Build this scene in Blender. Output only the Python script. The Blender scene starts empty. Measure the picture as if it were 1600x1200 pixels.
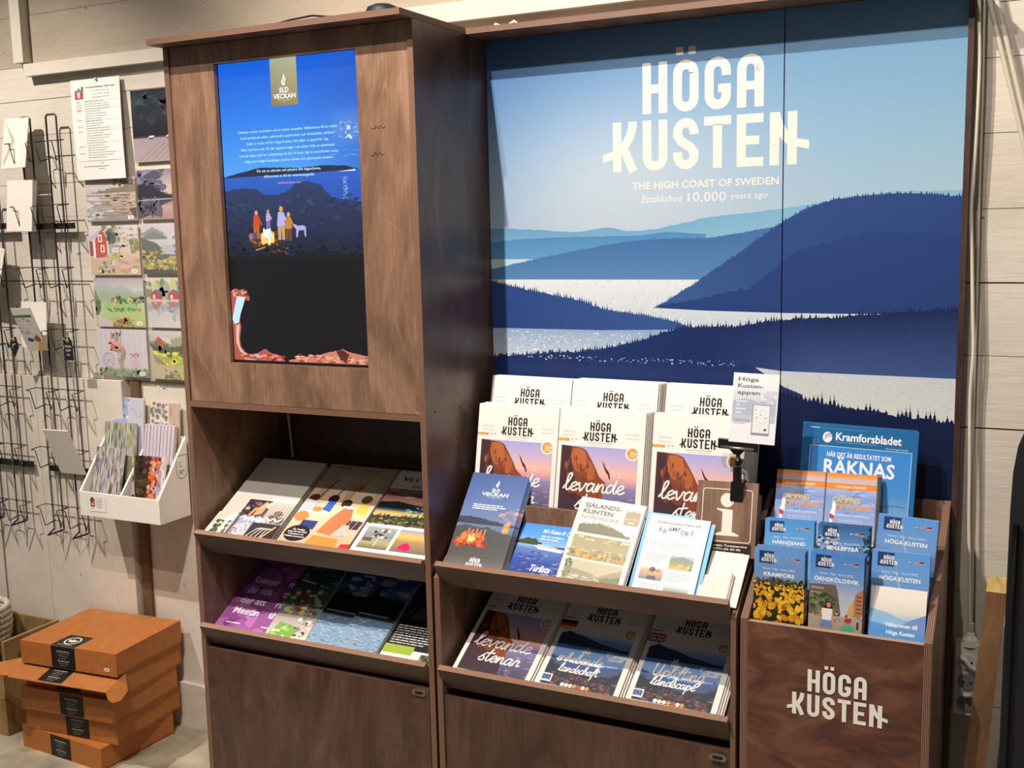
import bpy, math, random
from mathutils import Matrix, Vector

sc = bpy.context.scene
COL = sc.collection
random.seed(7)

# ------------------------------------------------------------------ camera, world, lights, exposure
def cam_axes(yaw, pitch, roll):
    f = Vector((math.sin(yaw)*math.cos(pitch), math.cos(yaw)*math.cos(pitch), math.sin(pitch)))
    r = Vector((math.cos(yaw), -math.sin(yaw), 0)); u = r.cross(f)
    return r*math.cos(roll)+u*math.sin(roll), -r*math.sin(roll)+u*math.cos(roll), f
cd = bpy.data.cameras.new('camera'); cam = bpy.data.objects.new('camera', cd); COL.objects.link(cam)
r_, u_, f_ = cam_axes(-0.4609, -0.1430, -0.0229)
cam.matrix_world = Matrix(((r_.x, u_.x, -f_.x, 1.9529), (r_.y, u_.y, -f_.y, -2.0753), (r_.z, u_.z, -f_.z, 1.5259), (0, 0, 0, 1)))
cd.sensor_width = 36; cd.lens = 1703.7/1600*36; cd.clip_start = .05
sc.camera = cam
sc.view_settings.view_transform = 'Standard'; sc.view_settings.look = 'None'
sc.view_settings.gamma = 1; sc.view_settings.exposure = 0.1; sc.view_settings.use_curve_mapping = False
W = bpy.data.worlds.new('world'); sc.world = W; W.use_nodes = True
W.node_tree.nodes['Background'].inputs[0].default_value = (1.0, .93, .88, 1)
W.node_tree.nodes['Background'].inputs[1].default_value = .155

def spot(name, loc, tgt, power, col, size, ang, blend=.6):
    l = bpy.data.lights.new(name, 'SPOT'); l.energy = power; l.color = col; l.shadow_soft_size = size
    l.spot_size = math.radians(ang); l.spot_blend = blend
    o = bpy.data.objects.new(name, l); COL.objects.link(o); o.location = loc
    o.rotation_euler = (Vector(tgt)-Vector(loc)).to_track_quat('-Z', 'Y').to_euler()
    return o
WARM = (1, .895, .815)
spot('ceiling_spot', (.56, -1.2, 3.3), (1.1, .2, 1.10), 275, WARM, .014, 86, .8)
spot('ceiling_spot', (.49, -1.75, 3.40), (.9, .1, 1.1), 125, WARM, .014, 80)
spot('ceiling_spot', (-1.25, -1.1, 3.3), (-.72, .3, .95), 290, WARM, .014, 54, .7)
spot('ceiling_spot', (1.45, -1.6, 3.25), (1.80, .3, .95), 95, WARM, .014, 62)

# ------------------------------------------------------------------ colours and materials
def lin(c):
    if isinstance(c, str): c = tuple(int(c[i:i+2], 16)/255 for i in (1, 3, 5))
    return tuple(((v+.055)/1.055)**2.4 if v > .04045 else v/12.92 for v in c)
def rgb(c): return tuple(int(c[i:i+2], 16)/255 for i in (1, 3, 5)) if isinstance(c, str) else c
def mix(a, b, t):
    a, b = rgb(a), rgb(b); t = max(0, min(1, t)); return tuple(a[i]+(b[i]-a[i])*t for i in range(3))

def newmat(name):
    m = bpy.data.materials.new(name); m.use_nodes = True
    nt = m.node_tree; b = nt.nodes['Principled BSDF']
    return m, nt, b
def ramp(nt, stops):
    n = nt.nodes.new('ShaderNodeValToRGB'); e = n.color_ramp.elements
    while len(e) < len(stops): e.new(.5)
    for k, (p, c) in zip(e, stops): k.position = p; k.color = (*lin(c), 1)
    return n
def noise(nt, src, scale, detail=4, dist=0, vec=(1, 1, 1), rough=.55):
    mp = nt.nodes.new('ShaderNodeMapping'); mp.inputs['Scale'].default_value = vec
    nt.links.new(src, mp.inputs['Vector'])
    n = nt.nodes.new('ShaderNodeTexNoise'); n.inputs['Scale'].default_value = scale
    n.inputs['Detail'].default_value = detail; n.inputs['Distortion'].default_value = dist; n.inputs['Roughness'].default_value = rough
    nt.links.new(mp.outputs[0], n.inputs['Vector']); return n.outputs['Fac']
def mixrgb(nt, mode, fac, a, b):
    n = nt.nodes.new('ShaderNodeMix'); n.data_type = 'RGBA'; n.blend_type = mode
    if isinstance(fac, (int, float)): n.inputs[0].default_value = fac
    else: nt.links.new(fac, n.inputs[0])
    for i, v in ((6, a), (7, b)):
        if isinstance(v, tuple): n.inputs[i].default_value = (*v, 1)
        else: nt.links.new(v, n.inputs[i])
    return n.outputs[2]
def bump(nt, b, h, s, d=.001):
    n = nt.nodes.new('ShaderNodeBump'); n.inputs['Strength'].default_value = s; n.inputs['Distance'].default_value = d
    nt.links.new(h, n.inputs['Height']); nt.links.new(n.outputs[0], b.inputs['Normal'])

def wood_mat(name, dark, mid, light, rough=.42, fig=1.0, quilt=False):
    m, nt, b = newmat(name); uv = nt.nodes.new('ShaderNodeTexCoord').outputs['UV']
    n1 = noise(nt, uv, 3.0, 7, 2.2, (2.6, .75, 1)) if not quilt else noise(nt, uv, 9.0, 6, 1.1, (1.9, .9, 1))
    r1 = ramp(nt, [(.3, dark), (.5, mid), (.72, light)]); nt.links.new(n1, r1.inputs[0])
    n2 = noise(nt, uv, 60, 3, .4, (3.5, .22, 1))
    r2 = ramp(nt, [(.35, '#b4b4b4'), (.6, '#ffffff')]); nt.links.new(n2, r2.inputs[0])
    c = mixrgb(nt, 'MULTIPLY', .38 if not quilt else .2, r1.outputs[0], r2.outputs[0])
    # figured grain: thin light contour lines
    n3 = noise(nt, uv, 2.3, 2, .8, (3.2, .8, 1))
    k = nt.nodes.new('ShaderNodeMath'); k.operation = 'MULTIPLY'; k.inputs[1].default_value = 13; nt.links.new(n3, k.inputs[0])
    p = nt.nodes.new('ShaderNodeMath'); p.operation = 'PINGPONG'; p.inputs[1].default_value = .5; nt.links.new(k.outputs[0], p.inputs[0])
    r3 = ramp(nt, [(0, '#ffffff'), (.07, '#000000')]); nt.links.new(p.outputs[0], r3.inputs[0])
    br = noise(nt, uv, 9, 3, .5, (1, 1, 1)); r4 = ramp(nt, [(.48, '#000000'), (.66, '#ffffff')]); nt.links.new(br, r4.inputs[0])
    mm = mixrgb(nt, 'MULTIPLY', 1.0, r3.outputs[0], r4.outputs[0])
    mu = nt.nodes.new('ShaderNodeMath'); mu.operation = 'MULTIPLY'; mu.inputs[1].default_value = .45*fig
    nt.links.new(mm, mu.inputs[0])
    c = mixrgb(nt, 'MIX', mu.outputs[0], c, lin(mix(light, '#e0b890', .45)))
    nt.links.new(c, b.inputs['Base Color']); b.inputs['Roughness'].default_value = rough
    bump(nt, b, n2, .12); return m
def edge_mat(name, a, c2, n=4.5):
    m, nt, b = newmat(name); uv = nt.nodes.new('ShaderNodeTexCoord').outputs['UV']
    s = nt.nodes.new('ShaderNodeSeparateXYZ'); nt.links.new(uv, s.inputs[0])
    k = nt.nodes.new('ShaderNodeMath'); k.operation = 'MULTIPLY'; k.inputs[1].default_value = n*2; nt.links.new(s.outputs[1], k.inputs[0])
    p = nt.nodes.new('ShaderNodeMath'); p.operation = 'PINGPONG'; p.inputs[1].default_value = 1; nt.links.new(k.outputs[0], p.inputs[0])
    r = ramp(nt, [(.3, a), (.6, c2)]); nt.links.new(p.outputs[0], r.inputs[0])
    nn = noise(nt, uv, 30, 3, 0, (1.5, 8, 1)); r2 = ramp(nt, [(.3, '#8c8c8c'), (.65, '#ffffff')]); nt.links.new(nn, r2.inputs[0])
    nt.links.new(mixrgb(nt, 'MULTIPLY', .7, r.outputs[0], r2.outputs[0]), b.inputs['Base Color'])
    b.inputs['Roughness'].default_value = .6; return m
def plain(name, c, rough=.6, var=.12, scale=20, metal=0, emis=0, bmp=0, vec=(1, 1, 1), coord='Object'):
    m, nt, b = newmat(name); co = nt.nodes.new('ShaderNodeTexCoord').outputs[coord]
    n = noise(nt, co, scale, 4, 0, vec); r = ramp(nt, [(.3, mix(c, '#000000', var)), (.7, c)]); nt.links.new(n, r.inputs[0])
    nt.links.new(r.outputs[0], b.inputs['Base Color']); b.inputs['Roughness'].default_value = rough; b.inputs['Metallic'].default_value = metal
    if bmp: bump(nt, b, n, bmp, .002)
    return m
def print_mat(name, rough, emis=0, grain=.10):
    m, nt, b = newmat(name)
    a = nt.nodes.new('ShaderNodeVertexColor'); a.layer_name = 'Col'
    co = nt.nodes.new('ShaderNodeTexCoord').outputs['Object']
    n = noise(nt, co, 420 if grain < .2 else 75, 5, 0 if grain < .2 else 1.2, rough=.65); r = ramp(nt, [(.3, (1-grain*1.6,)*3), (.7, (1, 1, 1))]); nt.links.new(n, r.inputs[0])
    c = mixrgb(nt, 'MULTIPLY', 1, a.outputs[0], r.outputs[0])
    b.inputs['Roughness'].default_value = rough; b.inputs['Specular IOR Level'].default_value = .3
    if emis:
        b.inputs['Base Color'].default_value = (.01, .01, .012, 1)
        nt.links.new(c, b.inputs['Emission Color']); b.inputs['Emission Strength'].default_value = emis
    else: nt.links.new(c, b.inputs['Base Color'])
    return m
def wall_mat(name, c, c2, fine):
    m, nt, b = newmat(name); co = nt.nodes.new('ShaderNodeTexCoord').outputs['Object']
    n = noise(nt, co, 3, 5, .3, (1, 1, 2)); r = ramp(nt, [(.3, c2), (.6, c)]); nt.links.new(n, r.inputs[0])
    g = noise(nt, co, 22, 6, 1.6, (.32, 1, 3.2) if fine == 'h' else (2.5, 1, .5), .6)
    r2 = ramp(nt, [(.35, '#d8d4cc'), (.55, '#ffffff')]); nt.links.new(g, r2.inputs[0])
    sp = noise(nt, co, 26, 2, 0, (1, 1, 1.6)); r3 = ramp(nt, [(.235, '#5c4a38'), (.26, '#ffffff')]); nt.links.new(sp, r3.inputs[0])
    c1 = mixrgb(nt, 'MULTIPLY', .22, r.outputs[0], r2.outputs[0]); c1 = mixrgb(nt, 'MULTIPLY', .8, c1, r3.outputs[0])
    nt.links.new(c1, b.inputs['Base Color']); b.inputs['Roughness'].default_value = .75
    bump(nt, b, g, .28 if fine == 'h' else .14, .004); return m

M = dict(
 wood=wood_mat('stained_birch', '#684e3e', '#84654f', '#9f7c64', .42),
 wood_shaded=wood_mat('stained_birch_shaded', '#432e26', '#573e33', '#6c4f41', .34, .25),  # same birch stain, with shade mixed into its tones
 wood_red=wood_mat('stained_birch_red', '#452a22', '#643f31', '#835843', .42, .12, True),
 edge=edge_mat('plywood_edge', '#4a3026', '#a17a60'), wood_lip=wood_mat('stained_birch_lip', '#412c24', '#52392e', '#634839', .38, .15), wood_deep_shade=wood_mat('stained_birch_deep_shade', '#35241f', '#442f28', '#533b31', .4, .1), edge_lip_lit=edge_mat('plywood_edge_lip_lit', '#553729', '#bf9272'), trim=plain('trim_paint', '#d0c9b9', .5, .05, 8), edge_lit=edge_mat('plywood_edge_lit', '#7d5a44', '#d9bc9c'),  # inside wood has shade mixed in; lip and pale edges have light mixed in
 dark=plain('black_gap', '#15110f', .8), white=plain('white_paint', '#ece7dc', .5, .04, 8),
 paper=plain('paper_edge', '#efe9de', .7, .16, 300, vec=(1, 1, 3)), paper_grey=plain('grey_paper_edge', '#9aa0a4', .7, .3, 300, vec=(1, 1, 3)),
 blue_edge=plain('blue_paper_edge', '#5f86ac', .6, .25, 300), cream=plain('cream_paper', '#f2ead9', .7, .04),
 dark_edge=plain('dark_paper_edge', '#3b4048', .6, .3, 300),
 prn=print_mat('printed_paper', .42, grain=.035), prn_matte=print_mat('printed_board', .42, grain=.03), prn_paint=print_mat('painted_paper', .6, grain=.11), prn_photo=print_mat('photo_print', .4, grain=.22), screen=print_mat('screen_glow', .15, 1.05, .03),
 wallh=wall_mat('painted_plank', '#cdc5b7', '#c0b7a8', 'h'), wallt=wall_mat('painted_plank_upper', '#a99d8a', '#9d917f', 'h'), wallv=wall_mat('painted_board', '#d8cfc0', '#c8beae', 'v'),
 floor=plain('painted_floor', '#b3a890', .6, .35, 9, bmp=.2), beam=wood_mat('raw_beam', '#4c3520', '#6b4a2e', '#80603c', .75, .1),
 beam_end=wood_mat('sawn_end', '#a98a4e', '#c5a661', '#d4b878', .8, .1),
 wire=plain('black_wire', '#2a2725', .45, .2, 60, metal=.3), metal=plain('brushed_metal', '#a7a294', .35, .2, 90, metal=.8),
 black=plain('black_plastic', '#151515', .3, .2), card=plain('cardboard', '#b06b2e', .62, .1, 40), card_in=plain('cardboard_inside', '#8a5526', .7, .15, 40),
 cable=plain('white_cable', '#d8d0bb', .45, .06), cable_grey=plain('grey_cable', '#c6bda8', .5, .06), plastic=plain('white_plastic', '#dedad0', .35, .05),
 socket=plain('grey_socket', '#8f8f8c', .5, .1), fabric=plain('dark_fabric', '#10141c', .6, .3, 60), rope=plain('rope', '#ddd3b8', .8, .25, 90, bmp=.4),
 crate=wood_mat('crate_wood', '#7a6038', '#9a7c4c', '#ad9060', .7, .1), post=wood_mat('old_post', '#4f3c26', '#6a5033', '#7d6343', .8, .1),
)

# ------------------------------------------------------------------ objects
def link(o, parent=None):
    COL.objects.link(o)
    if parent: o.parent = parent
    return o
def props(o, label=None, cat=None, group=None, kind=None):
    for k, v in (('label', label), ('category', cat), ('group', group), ('kind', kind)):
        if v: o[k] = v
    return o
def thing(name, label, cat, loc=(0, 0, 0), group=None, mtx=None):
    o = link(bpy.data.objects.new(name, None)); o.empty_display_size = .05
    if mtx is not None: o.matrix_world = mtx
    else: o.location = loc
    return props(o, label, cat, group)
def copy_tree(o, parent=None):
    c = o.copy(); link(c)
    if parent: c.parent = parent
    for ch in list(o.children): copy_tree(ch, c)
    return c

class MB:
    def __init__(s): s.v = []; s.f = []; s.m = []; s.uv = []; s.sm = []
    def face(s, pts, mat=0, uv=None, smooth=False):
        i = len(s.v); s.v += [tuple(p) for p in pts]; s.f.append(list(range(i, i+len(pts)))); s.m.append(mat)
        s.uv.append(uv or [(0, 0)]*len(pts)); s.sm.append(smooth)
    def board(s, o, a, b, n, mats=(0, 1)):
        """sheet: origin o, edge vectors a and b (grain runs along b), thickness vector n"""
        o, a, b, n = map(Vector, (o, a, b, n)); A, B = a.length, b.length
        if a.cross(b).dot(n) < 0: o = o+n; n = -n
        ou, ov = (o.x+o.y)*.9+o.z*.31, o.z+o.x*.3
        uvf = [(ou, ov), (ou+A, ov), (ou+A, ov+B), (ou, ov+B)]
        P = [o, o+a, o+a+b, o+b]; Q = [p+n for p in P]
        s.face(Q, mats[0], uvf); s.face(P[::-1], mats[0], uvf[::-1])
        for i in range(4):
            j = (i+1) % 4; L = (P[j]-P[i]).length
            s.face([P[i], P[j], Q[j], Q[i]], mats[1], [(0, 0), (L, 0), (L, 1), (0, 1)])
        return s
    def prism(s, pts, o, u, v, n, mats=(0, 1)):
        """polygon pts (in u,v plane at o, counter-clockwise seen against n), extruded by n"""
        o, u, v, n = map(Vector, (o, u, v, n))
        P = [o+u*x+v*y for x, y in pts]; Q = [p+n for p in P]
        uv = [(x+o.x*3.1, y) for x, y in pts]
        s.face(Q, mats[0], uv); s.face(P[::-1], mats[0], uv[::-1])
        for i in range(len(P)):
            j = (i+1) % len(P); L = (P[j]-P[i]).length
            s.face([P[i], P[j], Q[j], Q[i]], mats[1], [(0, 0), (L, 0), (L, 1), (0, 1)])
        return s
    def box(s, x0, y0, z0, x1, y1, z1, mat=0):
        return s.board((x0, y0, z0), (x1-x0, 0, 0), (0, 0, z1-z0), (0, y1-y0, 0), (mat, mat))
    def tube(s, pts, r, n=8, mat=0, cap=True):
        pts = [Vector(p) for p in pts]; rings = []; up = None
        for i, p in enumerate(pts):
            d = (pts[min(i+1, len(pts)-1)]-pts[max(i-1, 0)]).normalized()
            if up is None: up = Vector((0, 0, 1)) if abs(d.z) < .9 else Vector((1, 0, 0))
            a = d.cross(up).normalized(); b = a.cross(d).normalized(); up = b
            i0 = len(s.v); s.v += [tuple(p+(a*math.cos(2*math.pi*k/n)+b*math.sin(2*math.pi*k/n))*r) for k in range(n)]; rings.append(i0)
        for i in range(len(rings)-1):
            for k in range(n):
                q = (k+1) % n; s.f.append([rings[i]+k, rings[i]+q, rings[i+1]+q, rings[i+1]+k]); s.m.append(mat); s.uv.append([(0, 0)]*4); s.sm.append(True)
        if cap:
            for r0, rev in ((rings[0], 1), (rings[-1], 0)):
                f = [r0+k for k in range(n)]; s.f.append(f[::-1] if not rev else f); s.m.append(mat); s.uv.append([(0, 0)]*n); s.sm.append(False)
        return s
    def lathe(s, c, prof, n=24, mat=0, ax=None):
        c = Vector(c); ax = ax or Matrix.Identity(3); i0 = len(s.v)
        for r, z in prof:
            for k in range(n):
                t = 2*math.pi*k/n; s.v.append(tuple(c+ax @ Vector((r*math.cos(t), r*math.sin(t), z))))
        for j in range(len(prof)-1):
            for k in range(n):
                q = (k+1) % n; s.f.append([i0+j*n+k, i0+j*n+q, i0+(j+1)*n+q, i0+(j+1)*n+k]); s.m.append(mat); s.uv.append([(0, 0)]*4); s.sm.append(True)
        for j in (0, len(prof)-1):
            if prof[j][0] > 1e-5: s.f.append([i0+j*n+k for k in range(n)]); s.m.append(mat); s.uv.append([(0, 0)]*n); s.sm.append(False)
        return s
    def mesh(s, name, mats):
        me = bpy.data.meshes.new(name); me.from_pydata(s.v, [], s.f)
        for m in mats: me.materials.append(M[m])
        me.polygons.foreach_set('material_index', s.m); me.polygons.foreach_set('use_smooth', s.sm)
        uv = me.uv_layers.new(name='UVMap'); uv.data.foreach_set('uv', [c for f in s.uv for p in f for c in p])
        me.update(); return me
    def build(s, name, mats, parent=None, bevel=0):
        if isinstance(mats, str): mats = [mats]
        o = link(bpy.data.objects.new(name, s.mesh(name, mats)), parent)
        if bevel:
            b = o.modifiers.new('bevel', 'BEVEL'); b.width = bevel; b.segments = 2; b.limit_method = 'ANGLE'
        return o
WE = ('wood', 'edge')

# ------------------------------------------------------------------ flat print: coloured polygons on a sheet
_tx = {}
def text_geo(s, bold=0):
    key = (s, bold)
    if key in _tx: return _tx[key]
    cu = bpy.data.curves.new('t', 'FONT'); cu.body = s; cu.size = 1; cu.resolution_u = 2; cu.offset = bold; cu.fill_mode = 'FRONT'
    ob = bpy.data.objects.new('t', cu); COL.objects.link(ob); bpy.context.view_layer.update()
    me = ob.evaluated_get(bpy.context.evaluated_depsgraph_get()).to_mesh()
    vs = [(v.co.x, v.co.y) for v in me.vertices]; fs = [list(p.vertices) for p in me.polygons]
    bpy.data.objects.remove(ob); bpy.data.curves.remove(cu)
    x0 = min((v[0] for v in vs), default=0); x1 = max((v[0] for v in vs), default=1)
    _tx[key] = (vs, fs, x0, x1); return _tx[key]
CAP = None
SCRIPT = {'l': (.55, [[(0, .2), (.35, 1.1), (.5, 1.8), (.4, 2.0), (.22, 1.7), (.2, .5), (.35, .05), (.6, .2)]]),
 'e': (.62, [[(0, .35), (.35, .5), (.55, .8), (.4, 1.0), (.15, .75), (.12, .3), (.35, .02), (.7, .25)]]),
 'v': (.75, [[(0, .7), (.12, .95), (.25, .3), (.35, .02), (.6, .6), (.68, .95), (.85, .8)]]),
 'a': (.85, [[(.6, .85), (.35, 1.0), (.1, .6), (.15, .1), (.4, .1), (.6, .6), (.65, .95), (.62, .2), (.75, .02), (.95, .25)]]),
 'n': (.85, [[(0, .3), (.15, .95), (.18, .05), (.3, .7), (.5, .98), (.6, .7), (.6, .15), (.75, .02), (.9, .25)]]),
 'd': (.9, [[(.6, .85), (.35, 1.0), (.1, .6), (.15, .1), (.4, .1), (.6, .6), (.85, 2.0), (.7, .8), (.68, .2), (.8, .02), (1, .25)]]),
 's': (.58, [[(0, .3), (.35, 1.05), (.3, .75), (.5, .4), (.4, .05), (.1, .05)]]),
 't': (.5, [[(.25, 1.9), (.15, .5), (.25, .05), (.5, .2)], [(-.15, 1.2), (.6, 1.35)]]),
 'r': (.62, [[(0, .3), (.2, 1.05), (.25, .85), (.5, .9), (.45, .5), (.5, .1), (.7, .25)]]),
 'i': (.38, [[(0, .3), (.15, .95), (.12, .2), (.25, .02), (.4, .25)], [(.2, 1.35), (.22, 1.4)]]),
 'h': (.78, [[(0, .2), (.35, 1.3), (.4, 1.95), (.2, 1.7), (.15, .05), (.3, .75), (.5, .95), (.6, .6), (.6, .1), (.8, .2)]]),
 'b': (.68, [[(0, .2), (.35, 1.3), (.4, 1.95), (.2, 1.7), (.15, .2), (.35, .02), (.6, .4), (.45, .85), (.25, .7)]]),
 'c': (.6, [[(.55, .85), (.35, 1.0), (.1, .6), (.15, .1), (.4, .02), (.65, .3)]]),
 'f': (.5, [[(.1, .2), (.4, 1.3), (.5, 1.9), (.35, 2), (.2, 1.2), (.15, -.6), (.1, -.9)], [(0, .95), (.5, 1.05)]]),
 'p': (.72, [[(0, .3), (.2, 1), (.1, -.9)], [(.15, .7), (.45, 1.0), (.65, .6), (.45, .05), (.18, .15)]]),
 'g': (.78, [[(.55, .9), (.3, 1), (.1, .6), (.2, .1), (.5, .3), (.6, .95), (.55, -.5), (.3, -.9), (.1, -.6), (.8, .25)]]),
 'U': (1.15, [[(0, 1.7), (.15, 2.0), (.1, .6), (.3, .02), (.7, .4), (.85, 2.0)], [(.85, 2), (.85, .3), (1.0, .05), (1.2, .3)]]),
 'S': (.9, [[(.8, 1.8), (.5, 2.0), (.2, 1.6), (.6, 1.0), (.6, .3), (.2, .05), (0, .3)]])}
def smooth(p, k=4):
    if len(p) < 3: return p
    q = [p[0]]+p+[p[-1]]; out = []
    for i in range(1, len(q)-2):
        for j in range(k):
            t = j/k
            out.append(tuple(.5*(2*q[i][c]+(q[i+1][c]-q[i-1][c])*t+(2*q[i-1][c]-5*q[i][c]+4*q[i+1][c]-q[i+2][c])*t*t+(3*q[i][c]-q[i-1][c]-3*q[i+1][c]+q[i+2][c])*t**3) for c in (0, 1)))
    return out+[p[-1]]
def arc(cx, cy, r, a0, a1, n=8, ry=None):
    return [(cx+r*math.cos(math.radians(a0+(a1-a0)*i/n)), cy+(ry or r)*math.sin(math.radians(a0+(a1-a0)*i/n))) for i in range(n+1)]

class Art:
    DZ = 3e-5
    def __init__(s, w, h, x0=0, y0=0): s.w, s.h, s.x0, s.y0 = w, h, x0, y0; s.p = []; s.z = 1; s.rng = random.Random(3); s.clipr = None
    def nxt(s): s.z += 1
    def clip(s, pts):
        for ax, lim, sg in ((0, s.cx0, 1), (0, s.cx1, -1), (1, s.cy0, 1), (1, s.cy1, -1)):
            out = []; n = len(pts)
            for i in range(n):
                a, b = pts[i], pts[(i+1) % n]; da, db = (a[ax]-lim)*sg, (b[ax]-lim)*sg
                if da >= 0: out.append(a)
                if (da < 0) != (db < 0):
                    t = da/(da-db); out.append((a[0]+(b[0]-a[0])*t, a[1]+(b[1]-a[1])*t))
            pts = out
            if len(pts) < 3: return None
        return pts
    def add(s, pts, c, zo=0):
        c0 = s.clipr or (s.x0, s.y0, s.x0+s.w, s.y0+s.h); s.cx0, s.cy0, s.cx1, s.cy1 = c0
        if any(p[0] < c0[0] or p[0] > c0[2] or p[1] < c0[1] or p[1] > c0[3] for p in pts): pts = s.clip(pts)
        if pts: s.p.append((pts, s.z*s.DZ+zo, c))
    def R(s, x0, y0, x1, y1, c): s.nxt(); s.add([(x0, y0), (x1, y0), (x1, y1), (x0, y1)], s.g2(x0, y0, x1, y1, c) if isinstance(c, list) else c); return s
    def g2(s, x0, y0, x1, y1, c):
        c = [rgb(k) for k in c]
        if len(c) == 2: c = [c[0], c[0], c[1], c[1]]
        def f(x, y):
            u = (x-x0)/(x1-x0); v = (y-y0)/(y1-y0); return mix(mix(c[0], c[1], u), mix(c[3], c[2], u), v)
        return f
    def V(s, x0, y0, x1, y1, stops):
        """vertical colour ramp, stops [(v,colour)]"""
        s.nxt()
        for (a, ca), (b, cb) in zip(stops, stops[1:]):
            ya, yb = y0+(y1-y0)*a, y0+(y1-y0)*b
            s.add([(x0, ya), (x1, ya), (x1, yb), (x0, yb)], s.g2(x0, ya, x1, yb, [ca, cb]))
    def G(s, x0, y0, x1, y1, nx, ny, f):
        s.nxt(); fn = lambda x, y: f((x-x0)/(x1-x0), (y-y0)/(y1-y0))
        for i in range(nx):
            for j in range(ny):
                a, b = x0+(x1-x0)*i/nx, x0+(x1-x0)*(i+1)/nx; c, d = y0+(y1-y0)*j/ny, y0+(y1-y0)*(j+1)/ny
                s.add([(a, c), (b, c), (b, d), (a, d)], fn)
    def P(s, pts, c): s.nxt(); s.add(list(pts), c); return s
    def E(s, x, y, rx, ry, c, n=20, rot=0):
        s.nxt(); ca, sa = math.cos(rot), math.sin(rot)
        s.add([(x+rx*math.cos(t)*ca-ry*math.sin(t)*sa, y+rx*math.cos(t)*sa+ry*math.sin(t)*ca) for t in (2*math.pi*k/n for k in range(n))], c)
    def S(s, pts, w, c, round=True, step=True):
        if step: s.nxt()
        if not round and len(pts) > 2:                      # mitred ribbon
            q = [p for i, p in enumerate(pts) if i == 0 or math.dist(p, pts[i-1]) > 1e-7]; A = []
            for i, (x, y) in enumerate(q):
                a_, b_ = q[max(i-1, 0)], q[min(i+1, len(q)-1)]
                def un(p, r):
                    d = math.dist(p, r) or 1; return (-(r[1]-p[1])/d, (r[0]-p[0])/d)
                n1 = un(a_, (x, y)) if i else un((x, y), b_); n2 = un((x, y), b_) if i < len(q)-1 else n1
                mx, my = n1[0]+n2[0], n1[1]+n2[1]; L = math.hypot(mx, my) or 1; mx /= L; my /= L
                k = w/2/max(.5, mx*n1[0]+my*n1[1]); A.append(((x-mx*k, y-my*k), (x+mx*k, y+my*k)))
            for (p0, p1), (p2, p3) in zip(A, A[1:]): s.add([p0, p2, p3, p1], c)
            return
        for i, ((ax, ay), (bx, by)) in enumerate(zip(pts, pts[1:])):
            d = math.hypot(bx-ax, by-ay) or 1e-9; nx, ny = -(by-ay)/d*w/2, (bx-ax)/d*w/2
            s.add([(ax-nx, ay-ny), (bx-nx, by-ny), (bx+nx, by+ny), (ax+nx, ay+ny)], c, 5e-6*(i % 3))
        J = pts if round else pts[1:-1]
        for i, (x, y) in enumerate(J): s.add([(x+w/2*math.cos(t*math.pi/4), y+w/2*math.sin(t*math.pi/4)) for t in range(8)], c, 1.6e-5+5e-6*(i % 2))
    def T(s, txt, x, y, h, c, width=None, align='L', bold=0, shear=0, squash=1, rot=0):
        """text with capital height h; optional exact width"""
        global CAP
        if CAP is None: CAP = max(v[1] for v in text_geo('H')[0])
        vs, fs, x0, x1 = text_geo(txt, .024 if bold >= .06 else .014 if bold else 0); k = h/CAP; kx = k*squash if width is None else width/((x1-x0) or 1)
        Wd = (x1-x0)*kx; ox = x-(0 if align == 'L' else Wd/2 if align == 'C' else Wd)
        s.nxt(); ca, sa = math.cos(rot), math.sin(rot)
        offs = [(0, 0)]
        for k_, (dx, dy) in enumerate(offs):
            P = []
            for a, b in vs:
                X = (a-x0)*kx+dx+b*k*shear; Y = b*k+dy; P.append((ox+X*ca-Y*sa, y+X*sa+Y*ca))
            for f in fs: s.add([P[i] for i in f], c, 1.2e-5*k_)
    def script(s, txt, x, y, xh, c, w=.2, slant=.15, sx=1):
        s.nxt(); cx = 0
        for ch in txt:
            if ch == ' ': cx += .5; continue
            adv, st = SCRIPT[ch]
            for p in st: s.S([(x+(cx+a+b*slant)*xh*sx, y+b*xh) for a, b in smooth(p)], w*xh, c, step=True)
            cx += adv
        return cx*xh*sx
    def greek(s, x, y, w, n, dy, c, th=.45, last=.7):
        s.nxt()
        for i in range(n):
            X = x; L = w*(last if i == n-1 else s.rng.uniform(.85, 1))
            while X < x+L:
                q = min(s.rng.uniform(.6, 3)*dy, x+L-X); s.add([(X, y-i*dy), (X+q, y-i*dy), (X+q, y-i*dy+dy*th), (X, y-i*dy+dy*th)], c); X += q+dy*.35
    def blobs(s, n, x0, y0, x1, y1, r0, r1, cols, asp=1, k=7, rot=0):
        s.nxt()
        for i in range(n):
            x, y, r = s.rng.uniform(x0, x1), s.rng.uniform(y0, y1), s.rng.uniform(r0, r1); t0 = s.rng.uniform(0, 6)
            ca, sa = math.cos(rot), math.sin(rot); pts = []
            for q in range(k):
                t = t0+2*math.pi*q/k; rr = r*s.rng.uniform(.75, 1.2); a, b = rr*math.cos(t), rr*math.sin(t)*asp; pts.append((x+a*ca-b*sa, y+a*sa+b*ca))
            s.add(pts, s.rng.choice(cols), 2.4e-6*(i % 10))
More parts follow.
